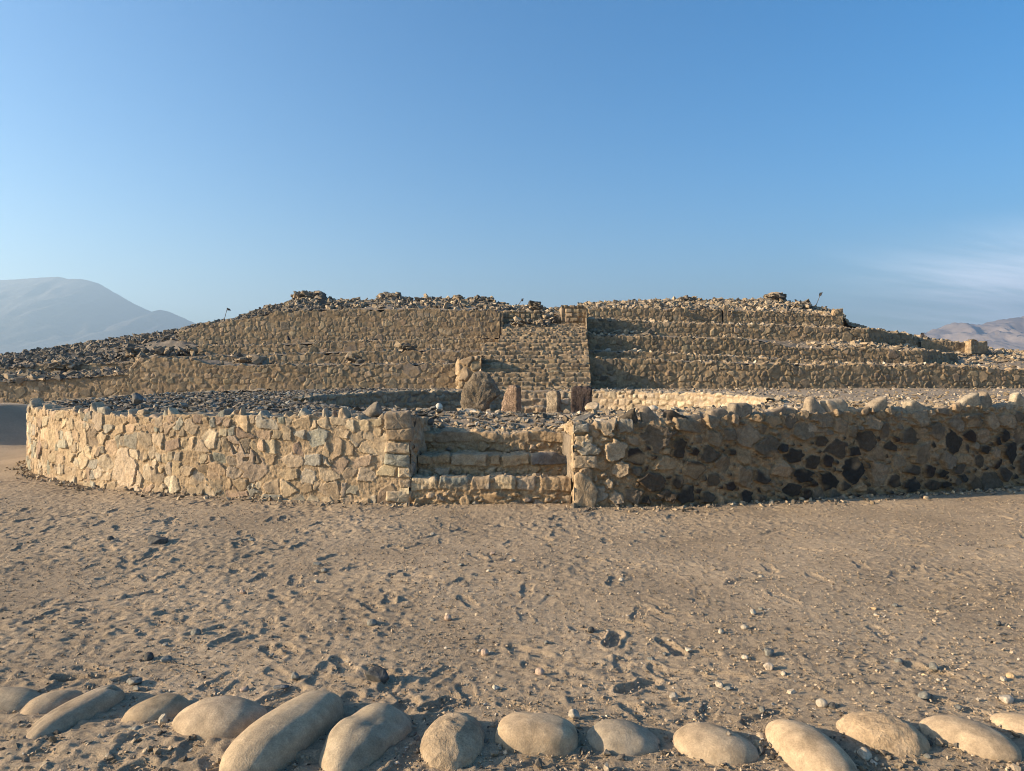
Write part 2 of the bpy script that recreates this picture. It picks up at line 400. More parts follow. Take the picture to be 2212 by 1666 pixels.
# ------------------------------------------------------------------ plan of the ring wall
left_px = [(-8.2, 23.5), (-9.2, 20), (-9.55, 17.0), (-9.4, 14.9), (-8.95, 13.4), (-8.3, 12.2), (-7.4, 11.15), (-5.95, 10.15), (-4.35, 9.42), (-2.72, 9.02), (-1.26, 8.80)]
right_px = [(0.74, 8.62), (1.6, 8.67), (2.6, 8.86), (3.7, 9.13), (5.25, 9.53), (7.1, 10.05), (8.6, 10.7), (10.2, 11.8), (11.4, 13.5), (12.2, 16)]
def smooth_plan(p, step=.05):
    p = np.asarray(p, float); L = np.concatenate([[0], np.cumsum(np.hypot(*np.diff(p, axis=0).T))]); t = np.arange(0, L[-1], step)
    q = np.stack([np.interp(t, L, p[:, 0]), np.interp(t, L, p[:, 1])], 1); k = 21; pad = np.pad(q, ((k // 2, k // 2), (0, 0)), 'edge')
    # reflect so the ends stay put
    pad[:k // 2] = 2 * q[0] - q[1:k // 2 + 1][::-1]; pad[-(k // 2):] = 2 * q[-1] - q[-k // 2:-1][::-1]
    for a in (0, 1): q[:, a] = np.convolve(pad[:, a], np.ones(k) / k, 'valid')
    return q
LW, RW = smooth_plan(left_px), smooth_plan(right_px)
PC, PR = np.array([0.5, 16.0]), 4.9               # the sunken circle

# ------------------------------------------------------------------ ground
def nonuni(lo, hi, dlo, dhi, d, far, g=1.09):
    mid = np.arange(dlo, dhi, d) if np.isscalar(d) else d
    a, s = [], mid[-1] - mid[-2]; x = mid[-1]
    while x < hi: s *= g; x += s; a.append(x)
    b, s = [], mid[1] - mid[0]; x = mid[0]
    while x > lo: s *= g; x -= s; b.append(x)
    return np.concatenate([b[::-1], mid, a])
yy = [2.45]
while yy[-1] < 10.5: yy.append(yy[-1] + .0085 * (yy[-1] / 2.8)**.9)
gx = nonuni(-2900, 2900, -7.6, 7.6, .0105, 0, 1.12); gy = nonuni(-400, 3900, 0, 0, np.array(yy), 0, 1.12)
GX, GY = np.meshgrid(gx, gy, indexing='ij')
near = sstep(30, 12, np.hypot(GX, GY))
def berm(x, y): return .85 * np.exp(-((x + 13.1) / 1.3)**2) * sstep(13.8, 15.6, y) * sstep(22, 18.5, y)
def gbase(x, y): return .03 * perlin2(x / 2.3, y / 2.3, 3) + .012 * perlin2(x / .7, y / .7, 4)
GZ = gbase(GX, GY) * near + berm(GX, GY)
det = (np.abs(GX) < 8.2) & (GY > 2.2) & (GY < 12.5)
dx, dy = GX[det], GY[det]
trod = .85 * sstep(-.25, .6, perlin2(dx / 1.4, dy / 1.4, 21) + .35 * sstep(2, -3, dx))    # more trampled to the left and middle
h = .013 * (1 - np.abs(perlin2(dx / .42 + .15 * perlin2(dx / .3, dy / .3, 36), dy / .13, 31)))**1.5 * (.25 + trod * sstep(2.5, -1.5, dx))
h += .0045 * perlin2(dx / .16, dy / .11, 32) * (.35 + .8 * trod)
h -= .022 * np.maximum(0, perlin2(dx / .17 + .3 * perlin2(dx / .05, dy / .05, 38), dy / .062, 39) - .38) * (.15 + trod)
h += .022 * np.maximum(0, perlin2(dx / .06, dy / .055, 40) - .36) * (.2 + trod) + (.0085 * perlin2(dx / .07, dy / .055, 33) * (.4 + .8 * trod)) + .006 * np.abs(perlin2(dx / .034, dy / .034, 34)) + .0022 * perlin2(dx / .017, dy / .017, 35)
GZd = h
r = np.random.default_rng(3)
lit = np.zeros_like(dx)
gxu = np.searchsorted(gx, [0])[0]
prints = []
for k in range(900):
    px, py = r.uniform(-6.5, 6.5), 2.7 + 6.2 * r.random()**1.3
    if abs(px) > .8 * py + .5: continue
    if px > 1.2 and r.random() < .62: continue
    prints.append((px, py, r.normal(.25, .8) + (math.pi if r.random() < .4 else 0) + (math.pi / 2 if r.random() < .65 else 0), r.uniform(.25, .30), r.uniform(.2, .8)))
for q in ((.62, 4.35, 1.2, .27, 1.9), (.66, 3.72, .6, .28, 1.8), (.95, 4.25, 1.9, .27, 1.5), (-2.25, 3.75, .15, .34, 2.2), (-.35, 3.5, .9, .26, 1.5), (1.2, 3.35, .5, .3, 1.1), (2.15, 3.45, -.9, .3, .9), (2.3, 3.9, -.9, .3, .8)): prints.append(q)
order = np.arange(len(dx))
cell = {}
ci, cj = np.floor(dx / .5).astype(int), np.floor(dy / .5).astype(int)
key = ci * 1000 + cj; srt = np.argsort(key, kind='stable'); ks = key[srt]
for px, py, an, ln, dep in prints:
    idx = []
    for a in range(int(math.floor((px - .26) / .5)), int(math.floor((px + .26) / .5)) + 1):
        for b in range(int(math.floor((py - .26) / .5)), int(math.floor((py + .26) / .5)) + 1):
            i0, i1 = np.searchsorted(ks, [a * 1000 + b, a * 1000 + b + 1]); idx.append(srt[i0:i1])
    idx = np.concatenate(idx)
    if len(idx) == 0: continue
    ax, ay = dx[idx] - px, dy[idx] - py
    l = (ax * math.cos(an) + ay * math.sin(an)) / (ln / 2); w = (-ax * math.sin(an) + ay * math.cos(an)) / (.046 - .008 * np.cos(l * 4))
    q = np.sqrt(np.abs(l)**2.6 + np.abs(w)**2.2)
    inside = sstep(1.08, .82, q); rim = np.exp(-((q - 1.25) / .2)**2)
    tread = np.sin(l * ln / 2 / .0042) * np.where(np.abs(l + .15) < .12, 0, 1) * (.6 + .4 * np.sin(w * 5))
    kick = .5 + .5 * np.clip(-l, -1, 1)
    GZd[idx] = GZd[idx] * (1 - .6 * inside * min(dep, 1)) + dep * (-.013 * inside * (.55 + .7 * kick) + .0065 * rim + (.0042 * tread * inside))
edge = sstep(8.2, 7.6, np.abs(dx)) * sstep(12.5, 10.5, dy)
GZ[det] += GZd * edge
# a slightly banked verge where the row of boulders is set
GZ += .03 * np.exp(-((GY - 3.12 - .01 * GX) / .30)**2) * (np.abs(GX) < 9)
cn = fbm2(GX[:, :] / 1.1, GY / 1.1, 41, 4)
gc = np.array([.37, .282, .188])[None, None] * (1 + .13 * cn)[..., None]
gc = gc * (1 - .10 * sstep(.1, .5, perlin2(GX / .25, GY / .2, 44)))[..., None]
gm = mesh_data('ground', np.stack([GX, GY, GZ], -1).reshape(-1, 3), grid_faces(len(gx), len(gy)), gc.reshape(-1, 3), True, M_GROUND)
ground = tag(add('ground', gm), kind='structure')
def gz(x, y): return float(gbase(np.array([x]), np.array([y]))[0] + .03 * math.exp(-((y - 3.12 - .01 * x) / .30)**2)) + .006

# ------------------------------------------------------------------ ring wall, gateway
CREAM = [(.43, .335, .22), (.40, .305, .195), (.37, .28, .178), (.32, .28, .21), (.255, .238, .185), (.40, .295, .185), (.31, .23, .16), (.46, .375, .26), (.36, .285, .195), (.28, .22, .15)]
MUD = (.34, .25, .155)
DARK = [(.045, .038, .031), (.032, .028, .024), (.06, .047, .035), (.075, .058, .042), (.045, .032, .025), (.09, .071, .05), (.036, .034, .031)]
BROWN = [(.34, .26, .17), (.30, .23, .155), (.26, .205, .14), (.38, .29, .19), (.25, .22, .17), (.33, .24, .15)]
rg = np.random.default_rng
wall_l = tag(add('stone_wall', None), 'curved sunlit wall of cream and grey stones set in mud, left of the low entrance steps', 'wall')
zl = lambda p: np.interp(p[:, 0], [-9.6, -8.3, -6, -3, -1.26], [1.0, 1.02, 1.02, 1.05, 1.06])
jl = np.array([(-1.275, 8.80), (-1.22, 9.2), (-1.17, 9.65), (-1.15, 10.0)])
front = LW[LW[:, 1] < 14.5]
masonry('wall_face', front, -.06, zl(front), .42, .0085, lambda U, Sg, r: layout_mixed(U, Sg, .17, .08, .30, r, .27, .18, .98, .6, .36, .09, .1, .22), CREAM, MUD, rg(101), .0135, .004, .007, rec=.2, stain=.12, warp=.007,
        batter=.02, parent=wall_l, mud=.08, top_noise=.05, dirt=(.22, .7), topcol=(.3, .23, .15))
backp = LW[LW[:, 1] >= 14.3][:]
masonry('wall_face', backp, -.06, 1.0, .4, .04, lambda U, Sg, r: layout_random(U, Sg, .09, .22, r), CREAM, MUD, rg(102), .03, .01, .02, parent=wall_l, topcol=(.3, .23, .15))
masonry('gate_jamb', jl, -.05, [1.05, 1.03, 1.0, .98], .10, .0105, lambda U, Sg, r: layout_random(U, Sg, .05, .16, r, pack=.8), BROWN + DARK[:2], MUD, rg(103), .026, .012, .016, parent=wall_l, mud=.35, dirt=(.1, .5))
def right_pal(c, r, g):
    u, z = c
    if u < .55 + .25 * g.random(): q = BROWN[g.integers(len(BROWN))]
    elif z > .84 or g.random() < (.22 if u < 4.2 else .32): q = [(.23, .17, .108), (.25, .185, .12), (.20, .152, .10), (.16, .125, .088)][g.integers(4)]
    else: q = DARK[g.integers(len(DARK))]
    return np.array(q) * g.uniform(.8, 1.2)
wall_r = tag(add('stone_wall', None), 'shaded mud plastered wall with dark stones showing through, right of the low entrance steps', 'wall')
jr = np.array([(.70, 9.95), (.735, 9.3), (.765, 8.62)])
zr = lambda p: np.interp(p[:, 0], [.7, 1.5, 3, 5, 7, 12], [1.0, 1.02, 1.07, 1.10, 1.14, 1.14])
frontr = RW[RW[:, 0] < 9]
masonry('wall_face', frontr, -.06, zr(frontr), .42, .009, lambda U, Sg, r: layout_random(U, Sg, .04, .15, r, pack=.9, shares=(.20, .20, .16, .10, .03), amin=.8, amax=2.0, low=True, grow=1.0), DARK + [(.2, .165, .125), (.24, .195, .14)], (.295, .205, .118), rg(104), .038, .006, .014, rec=.3, rough=.008,
        batter=.02, parent=wall_r, pal_fn=right_pal, mud=.10, top_noise=.05, dirt=(.45, .9), topcol=(.3, .23, .15))
masonry('wall_face', RW[RW[:, 0] >= 8.8], -.06, 1.14, .4, .05, lambda U, Sg, r: layout_random(U, Sg, .09, .22, r), DARK, MUD, rg(105), .03, .01, .02, parent=wall_r, mud=.4, topcol=(.3, .23, .15))
masonry('gate_jamb', jr, -.05, [.86, .95, 1.0], .08, .0105, lambda U, Sg, r: layout_random(U, Sg, .05, .16, r, pack=.8), BROWN, MUD, rg(106), .026, .012, .016, parent=wall_r, mud=.35, dirt=(.1, .5))

def capstone(parent, x, y, z, w, h, th, yaw, pal, seed):
    r = rg(seed); k = r.integers(0, 4); a, b = r.uniform(.6, 1.05, 2); p = r.uniform(-.3, .3)
    q = {0: [(-1, -.8), (1, -.8), (b, .45), (p, 1.25), (-a, .5)], 1: [(-1, -.8), (1, -.8), (b, .8), (b * .5, 1.0), (-a, .9)], 2: [(-1, -.8), (1, -.8), (b, .25), (-a * .4, 1.1), (-a, .9)], 3: [(-1, -.8), (1, -.8), (1, .2), (b * .7, 1.05), (-a * .3, .75), (-a, .3)]}[int(k)]
    q = np.array(q) * [w / 2, h] * r.uniform(.92, 1.08, (len(q), 2))
    V, Fq = slab_rock(q, th, seed, 6, .014, 9, 72, 12)
    V[:, 0] += V[:, 2] * r.normal(0, .15); V[:, 1] += V[:, 2] * r.normal(.05, .15)
    c = np.array(pal[r.integers(len(pal))]) * r.uniform(.85, 1.2)
    o = add('capstone', mesh_data('capstone', V, Fq, c, True, M_ROCK), parent, (x, y, z)); o.rotation_euler = (0, 0, yaw)
    return o
def caps(parent, plan, zf, pal, seed, lo, hi, step, hh, prob=.8):
    r = rg(seed); L = np.concatenate([[0], np.cumsum(np.hypot(*np.diff(plan, axis=0).T))]); t = .1
    while t < L[-1]:
        w = r.uniform(lo, hi)
        x, y = np.interp(t + w / 2, L, plan[:, 0]), np.interp(t + w / 2, L, plan[:, 1])
        x2, y2 = np.interp(t + w / 2 + .1, L, plan[:, 0]), np.interp(t + w / 2 + .1, L, plan[:, 1])
        yaw = math.atan2(y2 - y, x2 - x)
        if r.random() < prob:
            th = r.uniform(.10, .2)
            capstone(parent, x - math.sin(yaw) * th * .5, y + math.cos(yaw) * th * .52 + .03, zf(np.array([[x, y]]))[0] - .045, w, hh * r.uniform(.45, 1.3), th, yaw, pal, int(r.integers(1, 99999)))
        t += w * step * r.uniform(.9, 1.25)
fl = LW[(LW[:, 1] < 13.4) & (LW[:, 0] < -1.6)]
caps(wall_l, fl, zl, CREAM, 201, .09, .24, 1.0, .13, .85)
fr_ = RW[(RW[:, 0] > 1.2) & (RW[:, 0] < 8)]
caps(wall_r, fr_[fr_[:, 0] < 3.4], zr, DARK[2:6] + [(.24, .185, .13), (.28, .215, .15), (.2, .165, .12)] * 2, 202, .2, .42, .84, .17, .95)
caps(wall_r, fr_[fr_[:, 0] > 3.3], zr, [(.26, .2, .135), (.30, .235, .16), (.23, .18, .125), (.33, .27, .19)], 205, .22, .46, .84, .2, .95)

pts = np.array([at(x, y, 8.56) for x, y in [(1239, 1101), (1241, 1026), (1253, 1019), (1277, 1034), (1293, 1062), (1284, 1101)]])
cm = pts[:, 0].mean(); V, Fq = slab_rock(np.stack([pts[:, 0] - cm, pts[:, 2]], 1)[::-1], .2, 77, 7, .012, 8, 120, 20)
add('corner_slab', mesh_data('corner_slab', V, Fq, np.array([.36, .265, .165]) * (1 + .15 * fbm3(V * 9, 5, 3))[:, None], True, M_ROCK), wall_r, (cm, 8.66, 0))
def quoins(parent, xc, yc, z0, z1, side, seed):
    r = rg(seed); z = z0
    while z < z1:
        h = r.uniform(.10, .21); w = r.uniform(.16, .36); dp = r.uniform(.2, .3); q = np.array([(-w / 2, -h / 2), (w / 2, -h / 2), (w / 2, h / 2), (-w / 2, h / 2)]) + r.normal(0, .011, (4, 2))
        V, Fq = slab_rock(q, dp, int(r.integers(1, 9999)), 7, .010, 10, 80, 14)
        c = np.array((BROWN + CREAM[:5])[r.integers(len(BROWN) + 5)]) * r.uniform(.85, 1.1); C = c * (1 + .18 * fbm3(V * 11, seed, 3))[:, None]
        o = add('corner_stone', mesh_data('corner_stone', V, Fq, C, True, M_ROCK), parent, (xc + side * (w / 2 - r.uniform(.0, .035)), yc + dp / 2 - r.uniform(.012, .034), z + h / 2)); o.rotation_euler = (0, r.normal(0, .03), r.normal(0, .04))
        z += h + r.uniform(.005, .04)
quoins(wall_l, -1.262, 8.80, .02, 1.0, -1, 61)
quoins(wall_r, .757, 8.62, .47, .93, 1, 62)
# three broad steps in the gateway
gate = tag(add('stone_steps', None), 'three low mud and stone steps in the gap of the front wall', 'steps')
stp = [BROWN[0], BROWN[1], BROWN[2], (.2, .19, .16), (.12, .11, .1), (.40, .31, .21)]
for k, (d, zb, zt, T, xa, xb) in enumerate([(8.78, -.05, .30, .40, -1.24, .72), (9.12, .24, .56, .46, -1.2, .70), (9.52, .50, .81, .5, -1.17, .68)]):
    hh_ = zt - zb
    def lay_step(U, Sg, r):
        low = [q for q in layout_random(U, Sg, .035, .10, r, pack=.86, amin=1.0, amax=2.4) if q[0][1] < hh_ * .52 or q[0][1] > hh_ + .2]
        top = [(c + np.array([0, hh_ - .13]), rr_, N, h) for c, rr_, N, h in layout_courses(U, .28, .26, .12, .6, r) if c[1] < .3]
        return low + top
    pl = [(xa, d + .03), (xa * .4 + xb * .6, d - .02), (xb, d)]
    masonry('step', pl, zb, zt, T, .0105, lay_step, stp, (.34, .24, .14), rg(110 + k), .032, .006, .010, rec=.35, rough=.009, parent=gate, mud=(.3, .6, .5)[k], dirt=((.05, -.2, -.1)[k], (.5, .35, .4)[k]), top_noise=.035, topcol=(.36, .27, .17))

# ------------------------------------------------------------------ platform of the ring, with the sunken circle
bound = np.vstack([LW[::3] + [0.25, .22], [(-1.35, 9.35), (-1.15, 9.95), (.68, 9.95), (.85, 9.2)], RW[::3] + [-.05, .22], [(13, 18), (16, 22), (19, 25.8), (8, 25.7), (0, 25.7), (-6, 25.7), (-7.9, 25.7)]])
thb = np.unwrap(np.arctan2(bound[:, 1] - PC[1], bound[:, 0] - PC[0])); rb = np.hypot(bound[:, 0] - PC[0], bound[:, 1] - PC[1])
def Rout(th):
    n = len(bound); out = np.full(th.shape, 9.0)
    for i in range(n):
        a, b = bound[i] - PC, bound[(i + 1) % n] - PC; e = b - a; c, s = np.cos(th), np.sin(th)
        den = c * e[1] - s * e[0]; den = np.where(np.abs(den) < 1e-9, 1e-9, den)
        t = (a[0] * e[1] - a[1] * e[0]) / den; w = (a[0] * s - a[1] * c) / den
        ok = (t > 0) & (w >= 0) & (w <= 1); out = np.where(ok, t, out)
    return out
def zplat(x, y):
    z = 1.0 + .02 * perlin2(x / 1.7, y / 1.7, 51) + .012 * perlin2(x / .5, y / .5, 52)
    z = z - .19 * np.exp(-(np.maximum(np.abs(x + .25) - .7, 0) / .6)**2 - (np.maximum(y - 9.9, 0) / .8)**2)
    z = z + .07 * sstep(2, 6, x) * sstep(14, 10.5, y)
    z = z - .22 * sstep(-5, -11, x) * sstep(19, 25, y)
    return z
th = np.linspace(-math.pi, math.pi, 900); Ro = Rout(th); q = np.linspace(0, 1, 110)
PX = PC[0] + np.cos(th)[:, None] * (PR + (Ro - PR)[:, None] * q); PY = PC[1] + np.sin(th)[:, None] * (PR + (Ro - PR)[:, None] * q)
PZ = zplat(PX, PY) + .008 * perlin2(PX / .12, PY / .12, 53)
edge_z = np.full((900, 1), -.1)
PX = np.concatenate([PX[:, :1], PX, PX[:, -1:]], 1); PY = np.concatenate([PY[:, :1], PY, PY[:, -1:]], 1); PZ = np.concatenate([edge_z, PZ, edge_z], 1)
pc = np.array([.30, .235, .165])[None, None] * (1 + .2 * fbm2(PX / .8, PY / .8, 54, 4))[..., None]
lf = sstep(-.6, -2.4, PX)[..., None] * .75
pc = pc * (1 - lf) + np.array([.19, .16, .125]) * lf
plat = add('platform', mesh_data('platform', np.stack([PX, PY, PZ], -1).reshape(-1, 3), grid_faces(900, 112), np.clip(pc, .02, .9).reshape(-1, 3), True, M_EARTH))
tag(plat, kind='structure')

arc = lambda a, b, n=80: np.stack([PC[0] + PR * np.cos(np.radians(np.linspace(a, b, n))), PC[1] + PR * np.sin(np.radians(np.linspace(a, b, n)))], 1)
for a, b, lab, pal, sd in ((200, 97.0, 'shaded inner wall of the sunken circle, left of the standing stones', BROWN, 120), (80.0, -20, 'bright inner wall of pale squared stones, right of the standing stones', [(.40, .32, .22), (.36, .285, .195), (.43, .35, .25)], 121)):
    w = tag(add('plaza_wall', None), lab, 'wall')
    ap = arc(a, b); zz = zplat(ap[:, 0], ap[:, 1])
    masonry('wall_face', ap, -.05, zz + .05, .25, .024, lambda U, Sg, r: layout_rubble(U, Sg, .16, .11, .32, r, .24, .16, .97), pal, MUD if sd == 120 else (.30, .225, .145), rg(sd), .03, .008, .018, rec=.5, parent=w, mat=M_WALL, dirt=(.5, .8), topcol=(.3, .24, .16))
    if sd == 120:
        cp = ap[20:]
        caps(w, cp[::-1][::-1], lambda p: zplat(p[:, 0], p[:, 1]) + .05, BROWN + [(.16, .15, .13)], 203, .18, .34, 1.3, .06, .6)
    else: caps(w, ap[8:44], lambda p: zplat(p[:, 0], p[:, 1]) + .05, CREAM, 204, .15, .3, 1.8, .05, .5)
psteps = tag(add('stone_steps', None), 'narrow shaded flight of steps between the standing stones', 'steps')
for k in range(5):
    d = 19.7 + .3 * k
    masonry('step', [(-.12, d), (1.35, d)], -.02 if k == 0 else .2 * k - .02, .2 * (k + 1), .34, .024, lambda U, Sg, r: layout_courses(U, Sg, .2, .25, .6, r), BROWN, MUD, rg(130 + k), .03, .012, .02, parent=psteps, topcol=(.33, .25, .16))

# ------------------------------------------------------------------ standing stones
def standing(out_px, d, thick, zbot, col, label, seed, noise, nscale, p=4, yaw=0):
    ccx = sum(q[0] for q in out_px) / len(out_px); out_px = [(ccx + (q[0] - ccx) * 1.07, q[1] - 1.5) for q in out_px]
    pts = np.array([at(x, y, d) for x, y in out_px]); c = pts[:, 0].mean()
    o = np.stack([pts[:, 0] - c, pts[:, 2]], 1); low = o[:, 1] < np.median(o[:, 1]) - .0
    lo = o[:, 1].min(); o[:, 1] = np.where(o[:, 1] < lo + .12, zbot, o[:, 1])
    a = np.arctan2(o[:, 1] - o[:, 1].mean(), o[:, 0] - o[:, 0].mean()); o = o[np.argsort(a)]
    V, Fq = slab_rock(o, thick, seed, p, noise, nscale, 260, 48)
    V = V + 0
    C = np.array(col) * (1 + .3 * fbm3(V * 2.4, seed + 5, 3))[:, None]
    ob = add('standing_stone', mesh_data('standing_stone', V, Fq, np.clip(C, .01, .9), True, M_MONO), None, (c, d + thick * .3, 0)); ob.rotation_euler = (0, 0, yaw)
    return tag(ob, label, 'standing stone')
c2 = lambda L: [(737.3 + x / 3, 542 + y / 3) for x, y in L]
standing(c2([(800, 1040), (782, 975), (783, 935), (805, 880), (832, 835), (855, 800), (905, 784), (948, 800), (978, 850), (1030, 932), (990, 965), (955, 992), (945, 1040)]), 18.4, .62, -.05, (.215, .168, .115), 'largest standing stone, a broad pitted boulder with a slanting right side', 301, .035, 4, 4.6, -.05)
standing(c2([(1048, 1048), (1050, 990), (1072, 910), (1095, 882), (1140, 872), (1156, 885), (1157, 1048)]), 17.4, .26, -.05, (.28, .195, .135), 'reddish leaning slab standing beside the largest boulder', 302, .03, 5, 7, -.5)
standing(c2([(1340, 1048), (1340, 925), (1352, 914), (1408, 914), (1414, 935), (1412, 1048)]), 17.2, .24, -.05, (.33, .26, .18), 'smallest standing stone, a short brown block right of the narrow steps', 303, .025, 6, 8, -.45)
standing(c2([(1502, 1050), (1500, 900), (1520, 884), (1600, 884), (1622, 895), (1624, 1020), (1620, 1050)]), 17.0, .34, -.05, (.075, .055, .047), 'almost black squared stone standing at the right end of the row', 304, .04, 5, 8, -.15)

# ------------------------------------------------------------------ the stepped pyramid
pyr = tag(add('stepped_pyramid', None, None, (0, 25, 0)), 'wide stepped stone pyramid with a central stair behind the round wall', 'pyramid')
def PT(o):                                        # children are modelled in world coordinates
    o.matrix_parent_inverse = Matrix.Translation((0, -25, 0)); return o
def pl3(pts, n=None, d=None):
    P = np.array([at(q[0], q[1], q[2] if len(q) > 2 else d) for q in pts]); return P
TER = [(.29, .215, .135), (.265, .195, .125), (.32, .238, .15), (.24, .183, .12), (.21, .168, .118), (.35, .262, .168), (.175, .142, .10)]
TMUD = (.265, .188, .11)
TERR = [(.26, .193, .12), (.23, .17, .108), (.21, .16, .105), (.29, .215, .133), (.18, .14, .095), (.145, .115, .08)]
def terrace(top, bot, d, seed, name='terrace_wall', hc=.19, wc=(.11, .34), jit=.27, big=0, T=.3, res=.028, label=None, pal=TER, mortar=TMUD, relief=.012, stain=.25, **k):
    xs = np.unique(np.concatenate([[q[0] for q in top], [q[0] for q in bot]])); 
    ty = np.interp(xs, [q[0] for q in top], [q[1] for q in top]); by = np.interp(xs, [q[0] for q in bot], [q[1] for q in bot])
    dd = np.interp(xs, *zip(*d)) if isinstance(d, list) else np.full(len(xs), d)
    A = np.array([at(x, y, z) for x, y, z in zip(xs, ty, dd)]); B = np.array([at(x, y, z) for x, y, z in zip(xs, by, dd)])
    o = masonry(name, A[:, :2], B[:, 2] - .15, A[:, 2], T, res, lambda U, Sg, r: layout_mixed(U, Sg, hc, wc[0], wc[1], r, jit, .18, 1.0, .6, big, .10, .11, .24), pal, mortar, rg(seed), relief, .006, .014, rec=.7,
                batter=.06, parent=pyr, mat=M_FAR, rough=.003, fs=.13, warp=.016, dirt=(.0, .55), top_noise=.085, sag=.07, tilt=.07, **k)
    if label: o['label'] = label
    return PT(o)
LWL_T = [(-420, 830), (0, 825), (140, 817), (290, 807)]; LWL_B = [(-420, 897), (0, 889), (140, 880), (290, 857)]
A_T = [(277, 800), (300, 774), (400, 775), (470, 790), (740, 788), (940, 787), (1000, 785), (1040, 785)]; A_B = [(277, 858), (480, 853), (737, 848), (1040, 840)]
B_T = [(300, 773), (400, 771), (570, 768), (740, 761), (900, 758), (1045, 761)]; B_B = [(300, 776), (470, 790), (740, 788), (1045, 787)]
C_T = [(350, 760), (390, 752), (430, 747), (600, 745), (740, 738), (900, 734), (1080, 729)]; C_B = [(350, 772), (400, 771), (570, 769), (740, 762), (1080, 762)]
D_T = [(385, 722), (440, 700), (520, 690), (600, 673), (740, 668), (900, 668), (1050, 671), (1092, 672)]; D_B = [(385, 755), (430, 748), (600, 746), (740, 739), (1092, 734)]
terrace(LWL_T, LWL_B, 27, 401, hc=.19)
terrace(A_T, A_B, 25.6, 402, hc=.2, wc=(.12, .34), jit=.28, big=.55)
terrace(B_T, B_B, 28.6, 403)
terrace(C_T, C_B, 30.6, 404)
terrace(D_T, D_B, 33, 405, hc=.215, wc=(.12, .34))
terrace([(-420, 800), (0, 796), (108, 788), (111, 800)], [(-420, 812), (0, 809), (111, 806)], 30, 406)
terrace([(148, 789), (230, 785), (270, 784), (302, 783)], [(148, 806), (302, 800)], 30, 407)
terrace([(308, 771), (360, 772), (402, 774)], [(308, 782), (402, 784)], 25.95, 408)
AR_T = [(1262, 776), (1475, 780), (1650, 787), (1808, 789), (2048, 790), (2212, 801), (2420, 812)]; AR_B = [(1262, 852), (1475, 847), (1650, 852), (2212, 853), (2420, 862)]
BR_T = [(1262, 757), (1400, 762), (1475, 767), (1700, 777), (1800, 785)]; BR_B = [(1262, 776), (1475, 780), (1800, 791)]
CR_T = [(1262, 722), (1475, 729), (1640, 734), (1680, 745), (1725, 750), (1890, 755), (1995, 756), (2070, 766)]; CR_B = [(1262, 757), (1400, 762), (1475, 767), (1700, 778), (1800, 786), (1995, 788), (2070, 789)]
DR_T = [(1262, 690), (1475, 699), (1825, 709), (1878, 712), (1950, 720), (1995, 732)]; DR_B = [(1262, 720), (1475, 728), (1640, 734), (1880, 739), (1995, 756)]
ER_T = [(1262, 667), (1475, 667), (1560, 668)]; ER_B = [(1262, 692), (1475, 699), (1560, 702)]
ER2_T = [(1573, 672), (1650, 673), (1800, 681), (1804, 668), (1822, 666)]; ER2_B = [(1573, 702), (1822, 710)]
terrace(AR_T, AR_B, [(1262, 25.6), (1650, 25.4), (2420, 26.2)], 411, hc=.19, wc=(.10, .34), jit=.4, big=.45, pal=TERR, relief=.024)
terrace(BR_T, BR_B, 27.5, 412, pal=TERR, relief=.022, jit=.32)
terrace(CR_T, CR_B, [(1262, 29), (1995, 29), (2070, 32)], 413, pal=TERR, relief=.022, jit=.32)
terrace(DR_T, DR_B, [(1262, 31.5), (1878, 31.5), (1995, 35)], 414, pal=TERR, relief=.022, jit=.32)
terrace(ER_T, ER_B, 34, 415, pal=TERR, relief=.022, jit=.32)
terrace(ER2_T, ER2_B, 34.0, 416, pal=TERR, relief=.022, jit=.32)
terrace([(1563, 664), (1568, 661), (1573, 664)], [(1563, 702), (1573, 702)], 33.9, 417, name='block', pal=TER)
terrace([(1455, 672), (1462, 664), (1470, 668)], [(1455, 698), (1470, 698)], 33.6, 418, name='block')
terrace([(1990, 735), (2028, 736), (2090, 739)], [(1990, 752), (2090, 756)], 34.5, 419, pal=TERR)
terrace([(2082, 737), (2098, 735), (2134, 740)], [(2082, 757), (2134, 757)], [(2082, 34.6), (2098, 34), (2134, 34.3)], 420, name='block', pal=TER)

